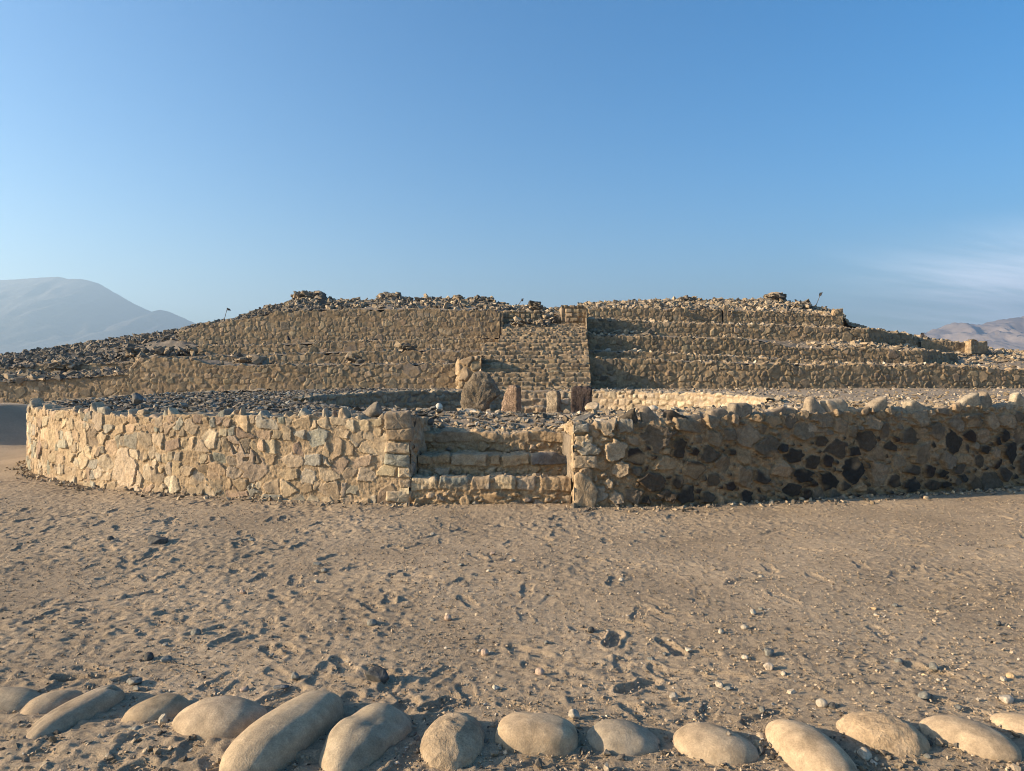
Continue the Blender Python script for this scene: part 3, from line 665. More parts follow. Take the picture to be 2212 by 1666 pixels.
# earth and rubble fill between the terraces
strips = [
 ([(-420, 830, 27), (0, 826, 27), (140, 818, 27), (288, 809, 27), (300, 776, 25.7), (400, 777, 25.7), (470, 791, 25.7), (740, 789, 25.7), (1045, 787, 25.7)],
  [(-420, 812, 30), (0, 808, 30), (140, 805, 30), (288, 800, 30), (300, 774, 28.6), (400, 774, 28.6), (570, 787, 28.6), (740, 786, 28.6), (1045, 785, 28.6)]),
 ([(-420, 801, 30), (0, 797, 30), (110, 790, 30), (150, 790, 30), (288, 785, 30), (300, 774, 28.7), (400, 772, 28.7), (570, 769, 28.7), (740, 762, 28.7), (900, 759, 28.7), (1050, 762, 28.7)],
  [(-420, 795, 31.5), (0, 790, 31.5), (288, 774, 31), (390, 769, 30.6), (570, 766, 30.6), (740, 760, 30.6), (1080, 757, 30.6)]),
 ([(-420, 795, 31.5), (0, 790, 31.5), (200, 775, 31.5), (288, 768, 31.2), (390, 753, 30.7), (430, 748, 30.7), (600, 746, 30.7), (740, 739, 30.7), (900, 735, 30.7), (1085, 730, 30.7)],
  [(-420, 787, 34), (0, 778, 34), (200, 755, 34), (330, 738, 33.5), (390, 735, 33), (430, 746, 33), (600, 744, 33), (740, 737, 33), (1092, 733, 33)]),
 ([(-420, 787, 34), (0, 778, 34), (200, 755, 34), (330, 738, 33.6), (387, 735, 33.1), (392, 717, 33.3), (440, 702, 33.2), (520, 691, 33.2), (600, 674, 33.2), (740, 669, 33.2), (900, 669, 33.2), (1050, 672, 33.2), (1092, 673, 33.2), (1190, 690, 33.5), (1215, 690, 33.5)],
  [(-420, 781), (0, 770), (133, 749), (227, 735), (283, 727), (350, 719), (423, 707), (507, 694), (533, 680), (583, 663), (627, 655), (640, 643), (693, 643), (737, 651), (815, 650), (822, 641), (860, 644), (885, 652), (960, 649), (985, 646), (1030, 648), (1064, 653), (1115, 664), (1150, 662), (1165, 668), (1190, 671), (1220, 668)]),
 ([(1255, 777, 25.7), (1475, 782, 25.7), (1808, 791, 25.7), (2048, 792, 25.9), (2212, 803, 26.1), (2420, 813, 26.3)],
  [(1255, 775, 27.5), (1475, 780, 27.5), (1808, 788, 27.5), (2048, 789, 27.8), (2212, 797, 28), (2420, 806, 28)]),
 ([(1255, 758, 27.6), (1400, 763, 27.6), (1475, 768, 27.6), (1700, 778, 27.6), (1800, 786, 27.6), (2048, 789, 27.8), (2212, 797, 28), (2420, 806, 28)],
  [(1255, 756, 29), (1400, 761, 29), (1475, 766, 29), (1700, 776, 29), (1800, 784, 29), (1995, 787, 29), (2070, 788, 32), (2212, 780, 33), (2420, 790, 33)]),
 ([(1255, 723, 29.1), (1475, 730, 29.1), (1640, 736, 29.1), (1680, 747, 29.1), (1725, 752, 29.1), (1890, 757, 29.1), (1995, 759, 29.2), (2000, 786, 29.3), (2070, 787, 32), (2212, 779, 33), (2420, 790, 33)],
  [(1255, 717, 31.5), (1475, 727, 31.5), (1640, 733, 31.5), (1700, 736, 31.5), (1880, 740, 31.5), (1995, 754, 35), (2080, 758, 35), (2212, 766, 35), (2420, 780, 35)]),
 ([(1255, 691, 31.6), (1475, 700, 31.6), (1825, 710, 31.6), (1878, 713, 31.7), (1995, 734, 35.2), (2080, 756, 35), (2212, 766, 35), (2420, 780, 35)],
  [(1255, 689, 34), (1475, 699, 34), (1825, 708, 34), (1880, 713, 35), (1995, 731, 37), (2080, 748, 37), (2212, 764, 37), (2420, 778, 37)]),
 ([(1190, 690, 33.5), (1255, 670, 34.2), (1475, 669, 34.2), (1560, 671, 34.6), (1650, 675, 34.2), (1800, 684, 34.2), (1823, 686, 34.4), (1832, 703, 34.6), (1880, 713, 35), (1995, 731, 37), (2080, 748, 37), (2212, 764, 37), (2420, 778, 37)],
  [(1190, 671), (1214, 666), (1265, 657), (1305, 655), (1403, 650), (1475, 648), (1640, 649), (1660, 645), (1690, 646), (1725, 661), (1760, 664), (1800, 672), (1820, 680), (1826, 697), (1850, 706), (1875, 717), (1938, 724), (1975, 731), (2028, 738), (2082, 743), (2100, 750), (2150, 760), (2212, 763), (2420, 776)]),
]
SKY = {3: 38.0, 8: 39.0}
SURF = []
for k, (a, b) in enumerate(strips):
    A = pl3(a); Bp = pl3(b, d=SKY.get(k)); n = 420; x0, x1 = a[0][0], a[-1][0]
    ta = np.interp(np.linspace(x0, x1, n), [q[0] for q in a], np.arange(len(a))); tb = np.interp(np.linspace(b[0][0], b[-1][0], n), [q[0] for q in b], np.arange(len(b)))
    f = lambda P, t: np.stack([np.interp(t, np.arange(len(P)), P[:, c]) for c in range(3)], 1)
    PA, PB = f(A, ta), f(Bp, tb); m = 24 if k in SKY else 10; w = np.linspace(0, 1, m)[None, :, None]
    G = PA[:, None] * (1 - w) + PB[:, None] * w
    if k in SKY:                                    # and down the far side
        back = PB[:, None] * 1.0 + np.array([0, 1, 0]) * np.linspace(.5, 14, 8)[None, :, None]
        back = np.repeat(PB[:, None], 8, 1); t = np.linspace(.06, 1, 8)
        back[..., 1] += t * 13; back[..., 2] = PB[:, None, 2] * (1 - t) + (-.2) * t
    SURF.append(G.copy())
    if k in SKY: G = np.concatenate([G, back], 1)
    bump = .05 * fbm2(G[..., 0] / .5, G[..., 1] / .5, 500 + k, 4)
    mid = np.ones(G.shape[1]); mid[0] = .2
    G[..., 2] += bump * mid
    c = np.array([.27, .21, .145]) if k > 3 else np.array([.25, .20, .145])
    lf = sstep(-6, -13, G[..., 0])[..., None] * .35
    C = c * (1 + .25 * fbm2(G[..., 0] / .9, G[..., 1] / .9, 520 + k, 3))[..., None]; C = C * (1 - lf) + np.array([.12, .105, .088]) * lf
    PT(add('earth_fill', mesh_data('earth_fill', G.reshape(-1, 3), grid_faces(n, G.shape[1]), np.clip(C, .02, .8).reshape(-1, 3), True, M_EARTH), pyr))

# central stair
stair = PT(add('stairway', None, pyr))
SB = [(.27, .20, .125), (.24, .178, .112), (.21, .16, .103), (.30, .222, .14), (.185, .148, .10), (.15, .122, .085), (.33, .25, .155)]
def sstepm(xa, xb, d, zb, zt, T, seed, name='step', par=stair, h=None, wmin=.22, wmax=.62, pal=SB):
    return masonry(name, [(xa, d), (xb, d)], zb, zt, T, .03, lambda U, Sg, r: layout_courses(U, Sg, h or (zt - zb), wmin, wmax, r), pal, (.27, .19, .112), rg(seed), .035, .008, .02, rec=.6, parent=par, mat=M_FAR, rough=.005, fs=.13, warp=.014, top_noise=.02, dirt=(.4, .8), tilt=.1, topcol=(.28, .205, .125))
nS = 11; rise, run = 1.72 / nS, .36
for k in range(nS):
    d = 23 + run * k; z = .92 + rise * k
    sstepm(-1.17, 2.54 + .028 * k, d, z - .03, z + rise, run + .1, 600 + k)
for k in range(3):
    sstepm(-.52 + .06 * k, 2.86 + .03 * k, 27.15 + .38 * k, 2.62 + .14 * k, 2.79 + .14 * k, .5, 620 + k, wmin=.15, wmax=.45)
for k in range(5):
    sstepm(-.40 + .02 * k, 2.98 + .03 * k, 28.3 + .42 * k, 3.02 + .105 * k, 3.15 + .105 * k, .55, 630 + k, wmin=.2, wmax=.6)
xa, xb = at(1087, 690, 30.5)[0], at(1167, 690, 30.5)[0]
sstepm(xa, xb, 30.5, 3.45, at(0, 673, 30.5)[2], 1.2, 640, 'block', h=.2, wmin=.2, wmax=.4)
xc, xd = at(1213, 690, 30.4)[0], at(1265, 690, 30.4)[0]
sstepm(xc, xd, 30.4, 3.45, at(0, 662, 30.4)[2], 1.6, 641, 'block', h=.2, wmin=.2, wmax=.4)
def side_wall(poly, x_of, seed, name='side_wall', flip=False):
    P = np.array([(x_of(y), y, z) for y, z in poly]); bm = bmesh.new(); vs = [bm.verts.new(p) for p in P]; f = bm.faces.new(vs)
    if flip: f.normal_flip()
    bmesh.ops.triangulate(bm, faces=[f]); bmesh.ops.subdivide_edges(bm, edges=bm.edges[:], cuts=6, use_grid_fill=True); bm.verts.index_update()
    bmesh.ops.triangulate(bm, faces=bm.faces[:])
    V = np.array([v.co[:] for v in bm.verts]); Fc = np.array([[v.index for v in f.verts] for f in bm.faces]); bm.free()
    add(name, mesh_data(name, V, Fc, (.26, .2, .135), True, M_FAR), stair)
prof = [(23.0, .7)] + [(23 + run * k + (.0 if s == 0 else .0), .92 + rise * (k + s)) for k in range(nS) for s in (0, 1)] + [(27.15, 2.66), (28.3, 3.06), (30.4, 3.6), (30.4, 4.36), (33.5, 4.36), (33.5, .7)]
xr = lambda y: np.interp(y, [23, 26.9, 30.4, 33.5], [2.55, 2.86, 3.13, 3.3])
side_wall(prof, xr, 1)
profl = [(23.0, .7)] + [(23 + run * k, .92 + rise * (k + s)) for k in range(nS) for s in (0, 1)] + [(28, 2.6), (28, .7)]
side_wall(profl, lambda y: -1.18, 2, flip=True)
side_wall([(27.1, 2.4), (27.1, 2.75), (28.3, 3.05), (30.4, 3.6), (30.4, 4.15), (32, 4.15), (32, 2.4)], lambda y: -.5, 3, flip=True)
side_wall([(30.5, 3.3), (30.5, 4.15), (31.7, 4.15), (31.7, 3.3)], lambda y: xb, 4)
side_wall([(30.4, 3.3), (30.4, 4.36), (32, 4.36), (32, 3.3)], lambda y: xc, 5, flip=True)
# buttress against the lowest terrace, left of the stair
bt = [at(990, 838, 25.4)[:2], at(992, 838, 24.3)[:2], at(1040, 838, 24.2)[:2]]
PT(masonry('buttress', bt, .85, [1.95, 2.0, 2.12], .9, .03, lambda U, Sg, r: layout_random(U, Sg, .14, .42, r, pack=.78), [(.31, .23, .145), (.28, .205, .13), (.34, .255, .165)], TMUD, rg(650), .05, .012, .03, parent=pyr, mat=M_FAR, rough=.007, fs=.13, warp=.02))

# ------------------------------------------------------------------ rubble on the pyramid
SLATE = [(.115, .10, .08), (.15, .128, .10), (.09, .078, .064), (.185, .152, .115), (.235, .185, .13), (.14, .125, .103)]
TAN = [(.31, .238, .155), (.26, .20, .132), (.34, .265, .178), (.21, .165, .115), (.28, .215, .14), (.155, .125, .09), (.38, .305, .21)]
r = rg(77)
def on_surf(G, n, umin=0, umax=1, vpow=1.0, vmax=1.0):
    uq = r.uniform(umin, umax, n) * (G.shape[0] - 1.001); vq = vmax * r.random(n)**vpow * (G.shape[1] - 1.001)
    i, j = uq.astype(int), vq.astype(int); fu, fv = (uq - i)[:, None], (vq - j)[:, None]
    return (G[i, j] * (1 - fu) + G[i + 1, j] * fu) * (1 - fv) + (G[i, j + 1] * (1 - fu) + G[i + 1, j + 1] * fu) * fv
psz = lambda n, lo, hi, p=2.5: lo + (hi - lo) * r.random(n)**p
def piles(G, k, cols, spread, dz, dsz):            # heaps on the skyline
    pass
P = np.concatenate([on_surf(SURF[3], 6200, 0, .685), on_surf(SURF[2], 1500, 0, .488), on_surf(SURF[1], 800, 0, .483), on_surf(SURF[0], 360, 0, .466)]); 
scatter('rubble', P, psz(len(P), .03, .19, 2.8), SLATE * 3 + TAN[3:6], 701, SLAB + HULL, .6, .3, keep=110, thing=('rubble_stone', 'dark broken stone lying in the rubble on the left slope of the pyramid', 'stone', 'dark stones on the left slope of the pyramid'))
P = np.concatenate([on_surf(SURF[3], 2600, .627, 1, .6), on_surf(SURF[0], 700, .2, .515)])
scatter('rubble', P, psz(len(P), .04, .22), TAN + SLATE[:4], 702, HULL + SLAB, .6, .3)
P = np.concatenate([on_surf(SURF[8], 3400, .05, .62, .8), on_surf(SURF[8], 700, .6, 1), on_surf(SURF[7], 500), on_surf(SURF[6], 900, .45, 1)])
scatter('rubble', P, psz(len(P), .04, .20), TAN + SLATE[3:5], 703, HULL + SLAB, .6, .3, keep=110, thing=('rubble_stone', 'pale brown broken stone lying in the rubble on the right of the pyramid', 'stone', 'pale stones on the right of the pyramid'))
P = np.concatenate([on_surf(SURF[4], 300, 0, 1), on_surf(SURF[5], 400, 0, 1), on_surf(SURF[6], 350, 0, 1), on_surf(SURF[7], 250, 0, .5)])
scatter('rubble', P, psz(len(P), .03, .14, 3), TAN + [(.45, .38, .29)], 704, HULL + SLAB, .6, .25)
P = np.concatenate([on_surf(SURF[1], 150, .445, 1), on_surf(SURF[2], 150, .48, 1), on_surf(SURF[0], 160, .43, 1)])
scatter('rubble', P, psz(len(P), .03, .13), TAN + SLATE[:3], 705, HULL + SLAB, .6, .3)
# heaps that stand up from the skyline and lie on the terraces
hp = []
for x0, x1, y0, d, n in ((636, 700, 640, 37.6, 150), (818, 862, 642, 37.8, 90), (868, 890, 650, 37.8, 30), (900, 965, 649, 37.8, 60), (980, 996, 645, 37.8, 26), (1020, 1066, 650, 37.8, 60), (1145, 1166, 660, 34.5, 26), (1655, 1692, 645, 38.7, 90), (1715, 1748, 658, 37, 40), (1470, 1500, 650, 38.5, 50)):
    q = np.stack([at(x, y0 + r.uniform(-4, 8), d + r.normal(0, .25)) for x in r.uniform(x0, x1, n * 2)]); hp.append(q)
for x0, x1, y0, d, n in ((275, 318, 762, 30.2, 80), (330, 420, 762, 30.1, 120), (110, 160, 792, 30, 70), (510, 570, 781, 27.7, 70), (752, 780, 778, 27.5, 30), (1100, 1190, 702, 30.0, 110), (1168, 1212, 690, 31, 90), (860, 900, 757, 29, 20)):
    q = np.stack([at(x, y0 + r.uniform(-8, 7), d + r.normal(0, .3)) for x in r.uniform(x0, x1, n)]); hp.append(q)
P = np.concatenate(hp); scatter('rubble', P, psz(len(P), .07, .22, 1.6), SLATE + TAN[:3], 706, HULL + SLAB, .4, .2)
q = np.stack([at(r.uniform(1668, 1684), 637 + r.uniform(0, 10), 38.2 + r.normal(0, .1)) for _ in range(30)]); scatter('rubble', q, psz(30, .12, .28, 1), [(.2, .165, .12), (.26, .2, .14)], 707, SLAB, .15, .2)
q = np.stack([at(x, 739 + r.uniform(0, 18) + (x - 1480) * .018, 30.3 + r.normal(0, .3)) for x in np.concatenate([r.uniform(1720, 1890, 170), r.uniform(1280, 1420, 50)])])
q[170:, 2] = np.array([at(1300, 722, 30.3)[2]] * 50) + r.uniform(-.15, .1, 50)
scatter('rubble', q, psz(len(q), .08, .22, 1.4), TAN, 708, HULL + SLAB, .4, .2)

# ------------------------------------------------------------------ loose stones on the ring platform
def plat_pts(n, f):
    out = []
    while len(out) < n:
        a = r.uniform(-math.pi, math.pi, 4000); t = np.sqrt(r.random(4000)); Rm = Rout(a); rad = PR + (Rm - PR) * r.random(4000)
        x, y = PC[0] + np.cos(a) * rad, PC[1] + np.sin(a) * rad; ok = f(x, y); z = zplat(x, y)
        out += list(np.stack([x, y, z], 1)[ok])
    return np.array(out[:n])
leftp = lambda x, y: (x < -1.1 - .25 * r.random(len(x)) * (y - 9)) & (y < 24.5)
P = plat_pts(8500, leftp)
scatter('slate_rubble', P, psz(len(P), .015, .085, 2.2), SLATE + [(.2, .19, .165), (.26, .235, .19)], 711, SLAB, .35, .15, keep=130,
        thing=('slate_piece', 'dark grey slate piece lying on the platform behind the sunlit wall', 'stone', 'slate pieces on the platform behind the sunlit wall'))
P = plat_pts(1300, lambda x, y: (x > -1.6) & (x < 1.6) & (y < 12))
scatter('gravel', P, psz(len(P), .008, .07, 3), TAN * 2 + SLATE[3:] + [(.42, .36, .28)], 712, HULL + SLAB, .3, .25)
P = plat_pts(5200, lambda x, y: (x > 1.2))
scatter('gravel', P, psz(len(P), .01, .075, 3.4), TAN + [(.30, .235, .165)] * 4 + [(.42, .35, .26)], 713, HULL + SLAB, .35, .2, keep=70,
        thing=('loose_stone', 'pale loose stone lying on the platform behind the shaded wall', 'stone', 'loose stones on the platform behind the shaded wall'))

def one_stone(name, px, py, w, kind, col, label, z=None, d=None, flat=.6, yaw=0, seed=1, group=None, lean=0.0, tall=None, cat='stone', mat=None):
    p = on_z(px, py, z if z is not None else 0) if d is None else at(px, py, d)
    if z is None and d is None: p[2] = gz(p[0], p[1])
    s = w / F * p[1] / 2
    if kind == 'round': V, Fc = plane_rock((1, .8, flat), seed, 4, 30, 8, .03, .85)
    elif kind == 'slab': V, Fc = plane_rock((1, .75, flat * .55), seed, 4, 11, 26, .05, .55)
    else: V, Fc = plane_rock((1, .8, flat), seed, 4, 12, 26, .05, .6)
    k = np.abs(V[:, 0]).max(); V = V / k * s
    R_ = np.array(Matrix.Rotation(yaw, 3, 'Z') @ Matrix.Rotation(lean, 3, 'Y')); V = V @ R_.T
    if tall: V[:, 2] *= tall
    o = add(name, mesh_data(name, V, Fc, col, True, mat or M_ROCK), None, (p[0], p[1] + s * .3, p[2] - V[:, 2].min() * .45))
    return tag(o, label, cat, group)
one_stone('rock', 847, 904, 40, 'a', (.36, .27, .17), 'squarish tan block perched on the wall top beside the entrance steps', d=9.15, flat=.7, seed=31)
one_stone('rock', 808, 897, 46, 'a', (.20, .165, .125), 'dark rock on the wall top behind the squarish tan block', d=9.3, flat=.95, seed=32)
one_stone('rock', 948, 884, 16, 'round', (.62, .55, .45), 'pale rounded stone standing upright in front of the shaded plaza wall', d=11.9, flat=1.2, seed=33)
one_stone('rock', 1015, 891, 30, 'round', (.42, .35, .26), 'flat pale stone at the lip of the circle below the largest boulder', d=11.25, flat=.4, seed=34)
one_stone('rock', 1066, 902, 24, 'round', (.40, .33, .25), 'rounded tan stone in the gravel below the reddish slab', d=10.9, flat=.6, seed=35)
one_stone('rock', 1282, 886, 36, 'a', (.40, .31, .21), 'tan boulder lying beside the black squared standing stone', d=11.6, flat=.7, seed=36)
one_stone('rock', 1264, 912, 56, 'slab', (.13, .12, .105), 'dark slab leaning at the end of the shaded wall beside the steps', d=9.25, flat=.8, seed=37, lean=-.35)
one_stone('rock', 1302, 921, 46, 'slab', (.46, .39, .30), 'pale wedge of stone on the shaded wall beside the dark slab', d=9.0, flat=.7, seed=38, lean=.25)
one_stone('rock', 1411, 886, 24, 'round', (.50, .42, .32), 'pale oval stone on the gravel behind the shaded wall', d=11.6, flat=.6, seed=39)
one_stone('rock', 294, 868, 26, 'slab', (.15, .145, .135), 'upright slate stone standing on the dark rubble behind the sunlit wall', d=12.3, flat=1.5, seed=40, lean=.5)
one_stone('rock', 1210, 915, 24, 'slab', (.17, .16, .14), 'grey flat stone on the gravel above the entrance steps', d=10.3, flat=.5, seed=41)
one_stone('rock', 930, 915, 18, 'a', (.10, .095, .085), 'small black rock above the steps where the sunlit wall ends', d=9.75, flat=.9, seed=42)

# ------------------------------------------------------------------ boulder row in the foreground
def proj(P):
    rx, y, z = P[:, 0], P[:, 1], P[:, 2] - CAMZ
    f = y * math.cos(PITCH) - z * math.sin(PITCH); up = y * math.sin(PITCH) + z * math.cos(PITCH)
    return CX + F * rx / f, CY - F * up / f
def boulder(box, yaw, ratio, label, seed, sink=.0, rough=False, tint=(.40, .325, .24), tilt=0, sq=2.0, bend=0.0, taper=0.0, lump=.05, chip=None, groove=None, stain=1.0):
    D = ICO[5][0]; Fc = ICO[5][1]
    V = np.sign(D) * np.abs(D)**(2 / sq * .5 + .5) if sq != 2 else D.copy()
    V = D / (np.abs(D)**sq).sum(1)[:, None]**(1 / sq)
    V = V * (1 + lump * fbm3(V * 1.15 + seed, seed, 2, .4))[:, None]
    V[:, 1] *= 1 + taper * V[:, 0]; V[:, 2] *= 1 + taper * .6 * V[:, 0]
    V[:, 1] += bend * V[:, 0]**2
    dark = np.zeros(len(V))
    if chip is not None:                              # a flake broken off
        q = np.linalg.norm((V - np.array(chip[0])) * [1, 1, 1.2], axis=1); k = sstep(chip[1], chip[1] * .72, q + .06 * fbm3(V * 4, seed + 2, 2))
        V = V * (1 - .17 * k)[:, None]; dark = k
    if groove is not None:                            # a weathered seam: axis, place, width, depth
        ax, pos, wd, dp = groove; q = V[:, ax] - pos + .06 * np.sin(V[:, 1 - ax] * 3 + seed) + .03 * fbm3(V * 3, seed + 4, 2)
        V = V * (1 - dp * np.exp(-(q / wd)**2) * (V[:, 2] > -.2))[:, None]
    V = V * np.array(ratio) * np.array([1, 1, 1.12]); V[:, 2] += (sink - .30) * ratio[2]
    if tilt: V = V @ np.array(Matrix.Rotation(tilt, 3, 'Y')).T
    V = V @ np.array(Matrix.Rotation(yaw, 3, 'Z')).T
    x0, x1, y0, y1 = box; s = .2; c = on_z((x0 + x1) / 2, (y0 + y1) / 2 + 20, .03)[:2]
    zg = .03
    ky = 1.0
    for _ in range(40):
        Q = V * [1, ky, 1] * s + [c[0], c[1], zg]; Q = Q[Q[:, 2] > zg]; a, b = proj(Q)
        s *= ((x1 - x0) / (a.max() - a.min()))**.7
        c = c + np.array([((x0 + x1) - (a.max() + a.min())) / 2 / F * c[1], 0]) * .8
        c[1] *= 1 + (b.min() - y0) / (y0 - HZ) * .6
        ky = min(1.7, max(.65, ky * ((y1 - y0) / (b.max() - b.min()))**.5))
    V = V * [1, ky, 1] * s
    zc = gz(c[0], c[1]) - .006
    V = V + (V / np.linalg.norm(V, axis=1)[:, None]) * ((.006 if rough else .002) * fbm3(V * (22 if rough else 9), seed + 3, 3, .6))[:, None]
    C = np.array(tint) * np.array([.96, .89, .78]) * (1 + .16 * fbm3(V * 5, seed + 9, 4) + .10 * fbm3(V * 24, seed + 8, 2))[:, None]
    C = C * (1 - .6 * dark)[:, None]; C = C * (1 - .22 * stain * sstep(.15, .5, fbm3(V * 7 + 3, seed + 12, 3)))[:, None]
    dust = sstep(.05, .0, V[:, 2] + .02 * fbm3(V * 12, seed + 6, 2))[:, None] * .6; C = C * (1 - dust) + np.array([.36, .275, .185]) * dust
    o = add('boulder', mesh_data('boulder', V, Fc, C, True, M_COBR if rough else M_COB), None, (c[0], c[1], zc))
    return tag(o, label, 'boulder', 'boulders edging the path in the foreground')
rad = math.radians
boulder((-70, 98, 1483, 1545), rad(-5), (1, .6, .42), 'low grey boulder at the left end of the row, cut by the photo edge', 801, .1, tint=(.34, .285, .215))
boulder((38, 186, 1489, 1552), rad(28), (1, .75, .5), 'low flat boulder partly behind the long chipped boulder', 802, .05, tint=(.37, .30, .22))
boulder((50, 270, 1479, 1640), rad(60), (1, .52, .42), 'long narrow boulder with a crack and a dark chip at its far end', 803, .2, tint=(.36, .295, .22), sq=2.6, tilt=rad(-4), chip=((.80, -.15, .55), .36), groove=(1, .25, .05, .05))
boulder((258, 416, 1497, 1572), rad(32), (1, .72, .55), 'small pointed boulder between the long chipped one and the egg shaped one', 804, .1, tint=(.36, .29, .205), taper=.1)
boulder((370, 582, 1507, 1606), rad(-6), (1, .66, .50), 'smooth egg shaped boulder lying across the row', 805, .15, tint=(.41, .335, .25))
boulder((472, 742, 1493, 1690), rad(62), (1, .46, .38), 'longest boulder, slanting up from the bottom edge of the photo', 806, .25, tint=(.39, .32, .235), sq=2.5)
boulder((690, 890, 1516, 1680), rad(62), (1, .62, .46), 'kidney shaped boulder with a shallow groove beside the longest boulder', 807, .2, tint=(.37, .315, .24), bend=-.22, taper=.12, lump=.12, groove=(0, .05, .22, .10))
boulder((906, 1048, 1538, 1664), rad(70), (1, .88, .62), 'round rough skinned boulder near the middle of the row', 808, .15, True, tint=(.39, .315, .23))
boulder((1069, 1248, 1535, 1628), rad(-8), (1, .68, .55), 'blocky loaf shaped boulder right of the round rough one', 809, .15, tint=(.42, .335, .24), sq=2.9, taper=-.05)
boulder((1263, 1426, 1543, 1623), rad(-6), (1, .62, .52), 'grey peaked boulder with a low pointed right end', 810, .02, tint=(.33, .285, .225), taper=-.1, lump=.1)
b11 = boulder((1452, 1642, 1548, 1640), rad(-20), (1, .66, .48), 'smooth boulder tapering to the right with a tiny pebble on its back', 811, .1, tint=(.43, .345, .25), taper=-.14)
boulder((1652, 1856, 1547, 1690), rad(-56), (1, .70, .52), 'large smooth boulder slanting down towards the bottom right', 812, .2, tint=(.44, .35, .25))
boulder((1806, 2010, 1538, 1632), rad(-34), (1, .70, .52), 'rough speckled boulder behind the large slanting one', 813, .08, True, tint=(.42, .325, .225))
boulder((1985, 2208, 1547, 1642), rad(-38), (1, .58, .46), 'long smooth boulder pointing to the lower right corner', 814, .12, tint=(.43, .345, .25))
boulder((2138, 2330, 1540, 1625), rad(-25), (1, .55, .45), 'boulder at the right end of the row, cut by the photo edge', 815, .12, tint=(.42, .335, .24))
boulder((1632, 1655, 1574, 1600), rad(0), (1, .8, .8), 'fist sized round cobble wedged beside the large slanting boulder', 816, .2, tint=(.42, .34, .25))

bv = np.array([v.co[:] for v in b11.data.vertices]) + np.array(b11.location); ba, bb = proj(bv); bi = int(np.argmin((ba - 1574)**2 + (bb - 1587)**2 + 1e5 * (bv[:, 1] > b11.location[1] + .02)))
V, Fc = plane_rock((.011, .009, .008), 4242, 3, 14, 18, .05, .7); ob = add('pebble', mesh_data('pebble', V, Fc, (.22, .19, .15), True, M_ROCK), None, bv[bi] + [0, 0, .005])
tag(ob, 'tiny pebble resting on top of the smooth tapering boulder', 'stone')
# ------------------------------------------------------------------ stones lying on the sand
Gr, Sl, Pa, Or, Pk = (.20, .19, .16), (.085, .082, .075), (.41, .35, .265), (.48, .34, .19), (.42, .31, .23)
big = [(337, 1176, 76, 'slab', Sl, 'large dark slab lying on the open sand towards the sunlit wall', .55), (815, 1476, 54, 'a', Sl, 'dark wedge shaped stone on the sand above the longest boulder', .75),
       (287, 1488, 36, 'slab', Gr, 'flat greyish stone beside the far end of the chipped boulder', .8), (608, 1494, 38, 'slab', (.12, .125, .125), 'blue grey slate above the egg shaped boulder', .6),
       (803, 1354, 23, 'round', Gr, 'round grey pebble casting a shadow left of the reddish pebble', .8), (967, 1342, 16, 'round', Pk, 'small reddish pebble just right of a small grey one', .9),
       (1047, 1414, 18, 'round', Pk, 'pinkish pebble touching a flat pale chip', .9), (1166, 1453, 21, 'round', Pk, 'smooth pink pebble alone in the trampled middle sand', .9),
       (1241, 1559, 25, 'a', Pa, 'white broken stone between the loaf shaped and the peaked boulder', .8), (1457, 1509, 26, 'a', Pa, 'pale broken stone above the smooth tapering boulder', .7),
       (1713, 1500, 23, 'a', (.52, .42, .3), 'cream lump of stone above the large slanting boulder', .9), (2000, 1515, 29, 'a', Gr, 'grey rounded block above the long smooth boulder', .7),
       (1664, 1450, 26, 'a', (.46, .38, .29), 'pale angular stone up the sand behind the cream lump', .7), (2175, 1524, 30, 'a', (.42, .36, .28), 'pale angular stone above the boulder at the right end', .6),
       (1609, 1361, 16, 'round', Pa, 'cream oval pebble casting a long shadow on open sand', .8), (2185, 1468, 18, 'round', Or, 'orange stone near the right edge of the sand', .8),
       (350, 1587, 24, 'a', (.38, .33, .25), 'upright chip of stone in front of the egg shaped boulder', 1.2), (290, 1603, 28, 'slab', (.28, .25, .19), 'flat brown chip in front of the small pointed boulder', .6),
       (1870, 1648, 26, 'a', (.42, .35, .26), 'pale chunk of stone below the rough speckled boulder', .8), (868, 1587, 20, 'slab', (.36, .30, .22), 'flat buff chip between the kidney shaped and the round boulder', .6),
       (1943, 1432, 20, 'round', Gr, 'grey pebble on open sand right of the cream oval pebble', .6), (1072, 1486, 19, 'a', (.45, .4, .31), 'pale angular stone below the smooth pink pebble', .7), (1645, 1210 + 43, 12, 'a', Pa, 'tiny yellowish stone far out on the right of the sand', .7)]
for k, (x, y, w, kd, c, lab, fl_) in enumerate(big): one_stone('stone', x, y, w, kd, c, lab, flat=fl_, seed=900 + k, yaw=rad((k * 53) % 60 - 30))
